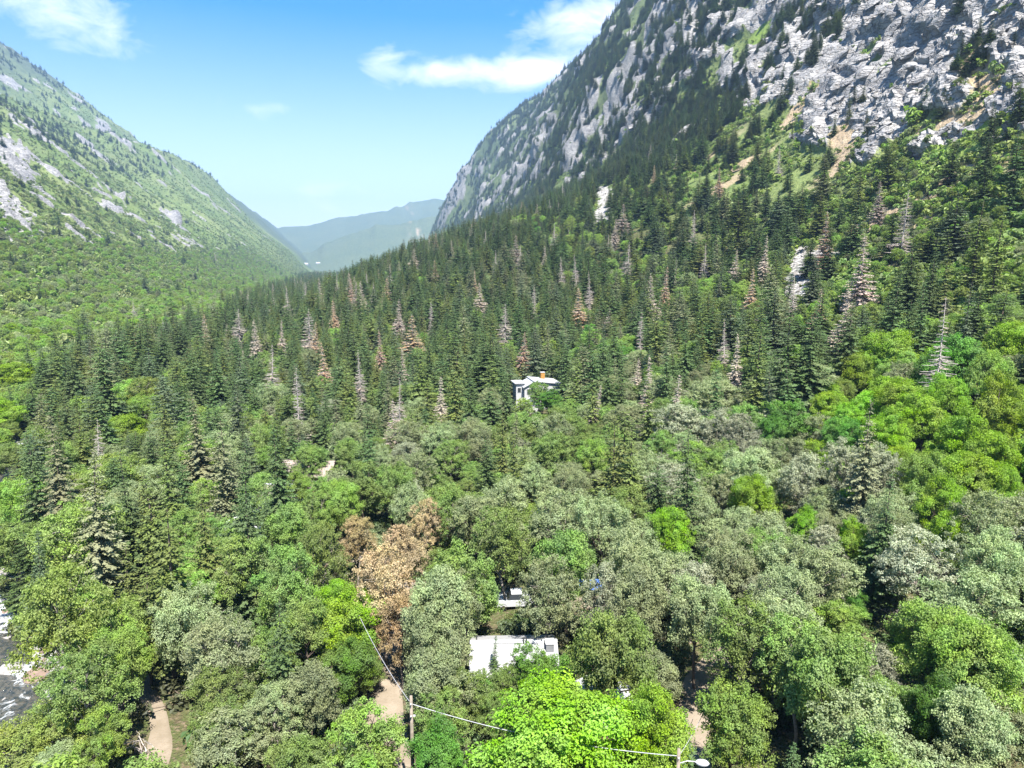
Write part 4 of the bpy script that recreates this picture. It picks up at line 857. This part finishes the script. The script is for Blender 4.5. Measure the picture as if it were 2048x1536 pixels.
for k, (px, py, lb) in enumerate([(612, 529, 'tiny white house on the far valley floor, left one'), (636, 527, 'tiny white house on the far valley floor, right one')]):
    p = hit(px, py, 3.0); gable_house('far_house', lb, (p[0], p[1], float(H(p[0], p[1]))), .4 * k, 26, 14, 7, 5, 'white_siding', 'white_metal', [('F', -6, 3.5, 2.5, 2), ('F', 6, 3.5, 2.5, 2)], 0, None, False, 0)
# wooden stairs and deck below the shingled cabin
dk = empty('wooden_stairs', DK, R(-20)); tag(dk, 'weathered wooden stairs and deck below the shingled cabin', 'stairs')
for i in range(7): part('step', [(0, -1.6 - i * .34, 1.5 - i * .2, 2.0, .3, .06)], 'pole_wood', dk)
for i in range(9): part('plank', [(-1.2 + i * .3, 0, 1.62, .27, 3.0, .06)], 'pole_wood', dk)
for sx in (-1, 1):
    part('stringer', [(sx * .95, -2.65, .85, .08, 2.7, .25, math.atan2(.2, .34))], 'brown_wood', dk)
    for yy in (-1.4, 1.4): part('post', [(sx * 1.25, yy, 1.2, .12, .12, 2.9)], 'brown_wood', dk)
    part('rail', [(sx * 1.25, 0, 2.6, .1, 3.0, .08)], 'pole_wood', dk)
# vehicles glimpsed through the trees
def wheel(parent, x, y, r):
    t = part('wheel', tubes([(np.array([[x - .11, y, r], [x + .11, y, r]]), [r, r])], 14), 'tyre', parent); part('rim', tubes([(np.array([[x - .12, y, r], [x + .12, y, r]]), [r * .55, r * .55]), (np.array([[x - .121, y, r], [x - .119, y, r]]), [.001, r * .55]), (np.array([[x + .119, y, r], [x + .121, y, r]]), [r * .55, .001])], 10), 'chrome', t)
def car(name, label, loc, rz, paint, pickup=False):
    c = empty(name, loc, rz); tag(c, label, 'car'); w = .9
    prof = [(-2.2, .35), (2.2, .35), (2.25, .75), (2.1, .95), (1.0, 1.02), (-2.15, 1.05), (-2.28, .8)] if not pickup else [(-2.6, .45), (2.6, .45), (2.65, .9), (2.5, 1.1), (1.3, 1.18), (-2.6, 1.18), (-2.65, .8)]
    V = [(-w, y, z) for y, z in prof] + [(w, y, z) for y, z in prof]; n = len(prof)
    poly_obj('body', V, [tuple(range(n))[::-1], tuple(range(n, 2 * n))] + [(i, (i + 1) % n, n + (i + 1) % n, n + i) for i in range(n)], paint, c)
    cb = [(-1.9, 1.0), (1.05, 1.0), (.35, 1.55), (-1.4, 1.58)] if not pickup else [(-.5, 1.15), (1.3, 1.15), (.75, 1.78), (-.4, 1.8)]
    V = [(-w * .95, cb[0][0], cb[0][1]), (-w * .95, cb[1][0], cb[1][1]), (-w * .78, cb[2][0], cb[2][1]), (-w * .78, cb[3][0], cb[3][1])]; V += [(-x, y, z) for x, y, z in V]
    g = poly_obj('window', V, [(0, 3, 2, 1), (4, 5, 6, 7), (0, 1, 5, 4), (1, 2, 6, 5), (3, 0, 4, 7), (2, 3, 7, 6)], 'glass', c)
    part('roof', [(0, (cb[2][0] + cb[3][0]) / 2, cb[3][1] + .02, w * 1.62, cb[2][0] - cb[3][0] + .12, .07)], paint, c)
    for sx in (-1, 1):
        for yy in ((-1.35, 1.35) if not pickup else (-1.65, 1.7)): wheel(c, sx * .82, yy, .34 if not pickup else .4)
        part('headlight', [(sx * .65, 2.2 if not pickup else 2.6, .72 if not pickup else .88, .34, .1, .16)], 'lamp_metal', c)
        part('tail_light', [(sx * .7, -2.24 if not pickup else -2.63, .8 if not pickup else .95, .26, .06, .18)], 'red_brick', c)
    return c
car('parked_car', 'pale silver car under the trees below the shingled cabin', VC, R(80), 'car_silver')
car('pickup_truck', 'white pickup parked behind the white-roofed cabin', VP, R(95), 'car_white', True)
tr = empty('camper_trailer', VT, VT_RZ); tag(tr, 'white camper trailer beside the dirt road behind the yellow-green maple', 'trailer')
part('body', (lambda V, Fq: (V[:, [1, 0, 2]], Fq[:, ::-1]))(*prism([(-3.4, .55), (3.0, .55), (3.4, 1.0), (3.4, 2.3), (3.0, 2.75), (-3.1, 2.75), (-3.4, 2.4)], -1.15, 1.15)), 'car_white', tr)
part('roof_vent', [(0, .6, 2.83, .6, .6, .16)], 'lamp_metal', tr)
for sx in (-1, 1):
    for yy in (-1.6, .2, 1.9): part('window', [(sx * 1.16, yy, 1.9, .05, .9, .6)], 'glass', tr)
    wheel(tr, sx * 1.05, -.4, .36); part('stripe', [(sx * 1.16, 0, 1.2, .03, 6.2, .12)], 'car_silver', tr)
part('door', [(1.17, 1.05, 1.55, .05, .65, 1.8)], 'lamp_metal', tr); part('hitch', [(0, 4.0, .55, .12, 1.4, .1)], 'trim_dark', tr)
tp = empty('blue_tarp', TP); V, Fq = boxes([(0, 0, 0, 1, 1, 1)])
gx, gy = np.meshgrid(np.linspace(-1.5, 1.5, 13), np.linspace(-1.1, 1.1, 11)); gz = 1.25 - .62 * np.abs(gy) + .1 * np.sin(gx * 3 + gy * 2) - .12 * gx * gx * .3
idx = np.arange(143).reshape(11, 13); Fq = np.stack([idx[:-1, :-1], idx[:-1, 1:], idx[1:, 1:], idx[1:, :-1]], -1).reshape(-1, 4)
part('sheet', (np.stack([gx.ravel(), gy.ravel(), gz.ravel()], 1), Fq), 'blue_tarp', tp, True); tag(tp, 'blue tarp shelter at the edge of the bare clearing', 'tarp')
for sx in (-1.4, 1.4): part('prop', tubes([(np.array([[sx, 0, 0], [sx, 0, 1.2]]), [.03, .03])], 6), 'pole_wood', tp)
# poles and wires
def pole(name, label, loc, h, lamp=False, arm=0.0):
    o = empty(name, loc, arm); tag(o, label, 'pole')
    part('shaft', tubes([(np.array([[0, 0, -.8], [0, 0, h * .5], [0, 0, h - .01], [0, 0, h]]), [.15, .13, .10, .001])], 10), 'pole_wood', o, True)
    if lamp:
        part('lamp_arm', tubes([(np.array([[0, 0, h - 1.0], [.5, 0, h - .75], [1.0, 0, h - .72]]), [.03, .03, .03])], 6), 'lamp_metal', o, True)
        a = np.linspace(0, math.pi, 9); part('lamp_head', tubes([(np.stack([.95 + .85 * np.linspace(0, 1, 9), np.zeros(9), np.full(9, h - .74)], 1), .21 * np.sin(a) ** .5 + .004)], 10), 'lamp_metal', o, True)
    else:
        part('bracket', [(.16, 0, h - 1.5, .22, .08, .1)], 'lamp_metal', o)
    for z in (h - .5, h - 1.4): part('insulator', tubes([(np.array([[0, -.14, z], [0, -.2, z], [0, -.3, z]]), [.035, .055, .03])], 8), 'lamp_metal', o, True)
    return o
pole('utility_pole', 'wooden utility pole beside the dirt road, in front of the cabin', P1, 9.0)
pole('lamp_pole', 'wooden pole with white lamp head at the bottom edge of the photo', P2, 9.0, True, R(-12))
def wire(label, a, b, sag, r=.028):
    t = np.linspace(0, 1, 24); P = np.array(a) + (np.array(b) - np.array(a)) * t[:, None]; P[:, 2] -= sag * 4 * t * (1 - t)
    o = bpy.data.objects.new('power_line', mesh_np('power_line', *tubes([(P, np.full(24, r))], 5), MAT['wire'], None, True)); link(o); tag(o, label, 'wire')
T1 = (P1[0], P1[1], P1[2] + 8.4); T2 = (P2[0], P2[1], P2[2] + 8.5); q0 = hit(700, 1190, 7.5); T0 = (q0[0], q0[1], q0[2] + 7.5)
wire('power line running from the utility pole back along the dirt road', T1, T0, .7, .024); wire('power line from the utility pole towards the lamp pole', T1, T2, .6, .028)
q1 = hit(1432, 1365, 5); wire('thin cable from the lamp pole up into the trees at right', T2, (q1[0], q1[1], q1[2] + 5), .5, .02)
# dead limbs and a brush pile
def limbs(name, label, cat, loc, n, L, seed, up=.5, spread=1.0, rad=.06):
    r = np.random.default_rng(seed); ch = []
    for i in range(n):
        a = r.random() * 6.28; e = np.array([math.cos(a) * spread, math.sin(a) * spread, up + r.random() * up]) * L * r.uniform(.5, 1); s0 = r.normal(size=3) * .12 * L * np.array([1, 1, .1]); c = curve(s0, s0 + e, .15 * L, r, 6, .16); ch.append((c, np.linspace(rad, rad * .2, 6)))
        for k in range(3): b = c[2 + k]; ch.append((curve(b, b + unit(r.normal(size=3)) * L * .3, 0, r, 4, .2), np.linspace(rad * .4, rad * .1, 4)))
    o = bpy.data.objects.new(name, mesh_np(name, *tubes(ch, 5), MAT['dead_wood'], None, True)); link(o); o.location = loc; tag(o, label, cat)
for px, py, dz, L, lb in ((425, 1270, 4, 2.2, 'bare whitish dead limbs poking out of the grey-green trees at lower left'), (640, 1190, 3, 3.2, 'bent grey dead trunk left of the yellow-green maples'), (1415, 1190, 4, 3.0, 'pale dead branches right of the big rounded tree'), (290, 1500, .6, 2.0, 'grey twiggy deadfall beside the footpath'), (110, 1120, 2, 3, 'bare twigs hanging over the creek bank')):
    p = hit(px, py, dz); limbs('dead_branch', lb, 'branch', (p[0], p[1], p[2] + dz - .3), 5, L, int(px))
p = hit(1795, 1225, .3); limbs('brush_pile', 'grey brush pile in the dark gap at lower right', 'brush pile', (p[0], p[1], p[2]), 22, 2.2, 5, .18, 1.0, .09)

# ------------------------------------------------------------------ tracks: sheets laid just above the ground
def strip_mat():
    g = G('dirt'); p = g.pos(); a = g.noise(.35, 4, .6, p); b = g.noise(4.0, 3, .6, p)
    c = g.mix(g.mapr(a, .35, .65), (.175, .145, .105), (.245, .205, .160)); c = g.mix(g.mapr(b, .55, .72, 0, .6), c, (.17, .13, .095)); MAT['dirt'] = g.principled(c, .95, g.bump(b, .5, .08), 0, .1)
strip_mat()
def strip(name, P, w, z0, seed):
    r = np.random.default_rng(seed); T = unit(np.gradient(P, axis=0)); Nn = np.stack([-T[:, 1], T[:, 0]], 1); ww = w * (.8 + .4 * vnoise(np.arange(len(P)) * .35 + seed, np.zeros(len(P))))
    c = np.linspace(-1, 1, 9); X = P[:, None, 0] + Nn[:, None, 0] * ww[:, None] * c; Y = P[:, None, 1] + Nn[:, None, 1] * ww[:, None] * c; Z = H(X.ravel(), Y.ravel()).reshape(X.shape) + z0 - .16 * np.abs(c) ** 6
    idx = np.arange(X.size).reshape(X.shape); Fq = np.stack([idx[:-1, :-1], idx[:-1, 1:], idx[1:, 1:], idx[1:, :-1]], -1).reshape(-1, 4)[:, ::-1]
    o = bpy.data.objects.new(name, mesh_np(name, np.stack([X.ravel(), Y.ravel(), Z.ravel()], 1), Fq, MAT['dirt'], None, True)); link(o); tag(o, kind='structure')
strip('dirt_road', ROAD, 2.1, .12, 3); strip('footpath', PATH, .95, .10, 9); strip('dirt_track', TRACK, 1.5, .08, 5)
p = hit(1145, 1208, 0); a = np.linspace(0, 6.283, 41)[:-1]; rr = 1 + .25 * np.sin(a * 3) + .15 * np.sin(a * 5 + 1)
# ------------------------------------------------------------------ creek: water and boulders
def water_mat():
    g = G('water'); p = g.pos(); n = g.noise(1.1, 5, .7, p, 1.2); n2 = g.noise(2.2, 4, .6, p)
    foam = g.mapr(g.math('ADD', g.attr('foam'), g.math('MULTIPLY', g.math('SUBTRACT', n, .5), 1.6)), .46, .62)
    c = g.mix(foam, g.mix(g.mapr(n2, .4, .6), (.022, .028, .028), (.075, .070, .055)), (.42, .44, .45)); MAT['water'] = g.principled(c, g.mapr(foam, 0, 1, .12, .7), g.bump(g.math('ADD', n, n2), .6, .25), 0, .5)
water_mat()
S = np.arange(-30, 190, .5); cw = np.linspace(-10.5, 10.5, 43); SS, CC = np.meshgrid(S, cw, indexing='ij'); X, Y = xy(SS, creek_t(SS) + CC, A)
nn = fbm(SS / 3.2 + 4, CC / 2.2, 4); foam = np.clip(.30 + 1.1 * (fbm(SS / 6 + 1, CC / 3 + 5, 3) - .45), 0, 1)
Z = -1.55 + .018 * SS * .25 + .75 * (nn - .5) * (1 - (np.abs(CC) / 10.5) ** 4) - .25 * ((SS / 7) % 1)
idx = np.arange(X.size).reshape(X.shape); Fq = np.stack([idx[:-1, :-1], idx[:-1, 1:], idx[1:, 1:], idx[1:, :-1]], -1).reshape(-1, 4)
o = bpy.data.objects.new('creek', mesh_np('creek', np.stack([X.ravel(), Y.ravel(), Z.ravel()], 1), Fq, MAT['water'], None, True, [('foam', 'POINT', foam.ravel())])); link(o); tag(o, kind='structure')
import bmesh
def rock_mesh(seed, flat=.7, mat='granite_boulder', n=26, bev=.06, name='boulder'):
    r = np.random.default_rng(seed); bm = bmesh.new()
    for v in unit(r.normal(size=(n, 3))) * r.uniform(.75, 1, (n, 1)) * np.array([1, r.uniform(.6, .9), flat]): bm.verts.new(v)
    q = bmesh.ops.convex_hull(bm, input=bm.verts); bmesh.ops.delete(bm, geom=list({g for g in q['geom_interior'] + q['geom_unused'] if isinstance(g, bmesh.types.BMVert)}), context='VERTS')
    if bev: bmesh.ops.bevel(bm, geom=list(bm.edges), offset=bev, segments=1, affect='EDGES', clamp_overlap=True)
    me = bpy.data.meshes.new(name); bm.to_mesh(me); bm.free(); me.materials.append(MAT[mat]); return me
def rockm(name, col):
    g = G(name); p = g.pos(); n = g.noise(1.2, 4, .6, p); m_ = g.noise(7, 3, .6, p)
    c = g.mix(g.mapr(n, .35, .65), tuple(q * .8 for q in col), tuple(q * 1.15 for q in col)); c = g.mix(g.mapr(m_, .58, .75, 0, .5), c, (.12, .115, .11)); MAT[name] = g.principled(c, .8, g.bump(m_, .5, .05), 0, .3)
rockm('pale_stone', (.27, .255, .24)); rockm('brown_stone', (.19, .135, .105)); rockm('dark_stone', (.13, .125, .125))
RK = {m_: [rock_mesh(700 + i, .55, m_) for i in range(5)] for m_ in ('pale_stone', 'brown_stone', 'dark_stone')}
BOULD = []
for i in range(2200):
    s_ = rng.uniform(30, 135); c_ = rng.choice([-1, 1]) * rng.uniform(0, 1) ** .45 * 11.5; x, y = xy(s_, float(creek_t(s_)) + c_, A); sz = float(np.exp(rng.normal() * .5) * .62); sz = min(sz, 1.9)
    u, v, d = project(x, y, -1.0)
    if not (-20 < u < 210 and 1080 < v < 1560): continue
    if any((x - b[0]) ** 2 + (y - b[1]) ** 2 < ((sz + b[3]) * .62) ** 2 for b in BOULD): continue
    if len(BOULD) >= 230: break
    zz = max(float(H(x, y)), -1.75) + sz * .12; BOULD.append((x, y, zz, sz, rng.choice(['pale_stone', 'pale_stone', 'brown_stone', 'dark_stone'])))
ITEMS = []
for (x, y, z, sz, m_) in BOULD:
    o = bpy.data.objects.new('boulder', RK[m_][random.randrange(5)]); link(o); o.location = (x, y, z); o.rotation_euler = (random.uniform(-.3, .3), random.uniform(-.3, .3), random.random() * 6.28); o.scale = (sz, sz, sz * random.uniform(.7, 1.1))
    u, v, d = project(x, y, z); ITEMS.append((o, {'pale_stone': 'pale granite boulder', 'brown_stone': 'brown boulder', 'dark_stone': 'dark wet boulder'}[m_], float(u), float(v), 'boulder', 'boulders in the creek'))
# ------------------------------------------------------------------ loose granite blocks and ledges on the cliffs, parts of the hillside
BL = [rock_mesh(800 + i, .55, 'granite', 16, 0, 'rock') for i in range(10)]
s = 60 * (900 / 60) ** rng.random(6000); t = 205 + 200 * rng.random(6000); x, y = xy(s, t, B); U, V, d = project(x, y, H(x, y)); k = (U > 700) & (U < 2150) & (V > -60) & (V < 640); x, y = x[k], y[k]
X, Y, Z, M = displaced(x, y); k = np.nonzero(M['rock'] > .7)[0][:290]
def put_rock(x, y, z, sz, flat=1.0):
    o = bpy.data.objects.new('rock', BL[random.randrange(10)]); link(o); o.parent = GROUND; o.location = (x, y, z); o.rotation_euler = (R(random.gauss(20, 16)), R(random.gauss(-38, 14)), R(random.gauss(8, 25))); o.scale = (sz * random.uniform(1.0, 1.9), sz * random.uniform(.8, 1.3), sz * flat * random.uniform(.6, 1.1))
for i in k: put_rock(X[i], Y[i], Z[i], float(np.clip(math.hypot(X[i], Y[i]) * random.uniform(.005, .013), 1.4, 7)))
# scree blocks: one mass
P = []; FF = []; nV = 0; src = [np.array([v.co[:] for v in m_.vertices]) for m_ in BL]; srf = [[tuple(p_.vertices) for p_ in m_.polygons] for m_ in BL]
V_ = []; F_ = []
for kind, pl, w in _patch:
    if kind != 'scree': continue
    pp = resample(pl, 2.0)
    for i in range(150):
        a = pp[random.randrange(len(pp))]; x = a[0] + random.gauss(0, w * .55); y = a[1] + random.gauss(0, w * .8); z = float(H(x, y)); sz = min(2.2, math.exp(random.gauss(-.25, .5))); j = random.randrange(10)
        m3 = np.array(Matrix.Rotation(random.random() * 6.28, 3, 'Z') @ Matrix.Rotation(random.gauss(0, .4), 3, 'X')); vv = src[j] * sz @ m3.T + np.array([x, y, z]); F_ += [tuple(q + nV for q in f) for f in srf[j]]; V_ += [tuple(q) for q in vv]; nV += len(vv)
me = bpy.data.meshes.new('scree'); me.from_pydata(V_, [], F_); me.materials.append(MAT['pale_stone']); o = bpy.data.objects.new('scree', me); link(o); tag(o, 'pale broken scree blocks strewn down the slope below the cliffs', None, None, 'stuff')
# ---- labels by kind, landmark, side and order of distance
def label_all(items):
    ORD = ['nearest', 'second', 'third', 'fourth', 'fifth', 'sixth', 'seventh', 'eighth', 'ninth', 'tenth', 'eleventh', 'twelfth', 'thirteenth', 'fourteenth', 'fifteenth', 'sixteenth', 'seventeenth', 'eighteenth', 'nineteenth', 'twentieth'] + ['twenty-' + q for q in ('first', 'second', 'third', 'fourth', 'fifth', 'sixth', 'seventh', 'eighth', 'ninth')] + ['thirtieth'] + ['thirty-' + q for q in ('first', 'second', 'third', 'fourth', 'fifth', 'sixth', 'seventh', 'eighth', 'ninth')]
    DIR = ['right of', 'lower right of', 'below', 'lower left of', 'left of', 'upper left of', 'above', 'upper right of']
    g = {}
    for it in items:
        o, base, u, v = it[:4]; best = min(MARKS, key=lambda m_: math.hypot(u - m_[0], v - m_[1])); dx, dy = u - best[0], v - best[1]
        k = int(round(math.atan2(dy, dx) / (math.pi / 4))) % 8; g.setdefault((base, best[2], k), []).append((math.hypot(dx, dy), it))
    for (base, nm, k), L in g.items():
        L.sort(key=lambda q: q[0])
        for r_, (_, it) in enumerate(L):
            tag(it[0], ('%s %s %s' % (base, DIR[k], nm)) if len(L) == 1 else '%s %s, %s %s' % (ORD[min(r_, len(ORD) - 1)], base, DIR[k], nm), it[4], it[5])
label_all(ITEMS + TREE_ITEMS)
# ------------------------------------------------------------------ haze in the valley air
hz = bpy.data.objects.new('haze', mesh_np('haze', *boxes([(0, 5600, 550, 22400, 12400, 1110)]), [])); 
mh, nt, N, L = newmat('haze_air'); ho = N.new('ShaderNodeOutputMaterial'); pv = N.new('ShaderNodeVolumePrincipled'); pv.inputs['Color'].default_value = (.44, .68, 1, 1); pv.inputs['Density'].default_value = HAZE; pv.inputs['Anisotropy'].default_value = .2
L.new(pv.outputs[0], ho.inputs['Volume']); hz.data.materials.append(mh); link(hz); tag(hz, 'pale blue haze filling the valley air', None, None, 'stuff')
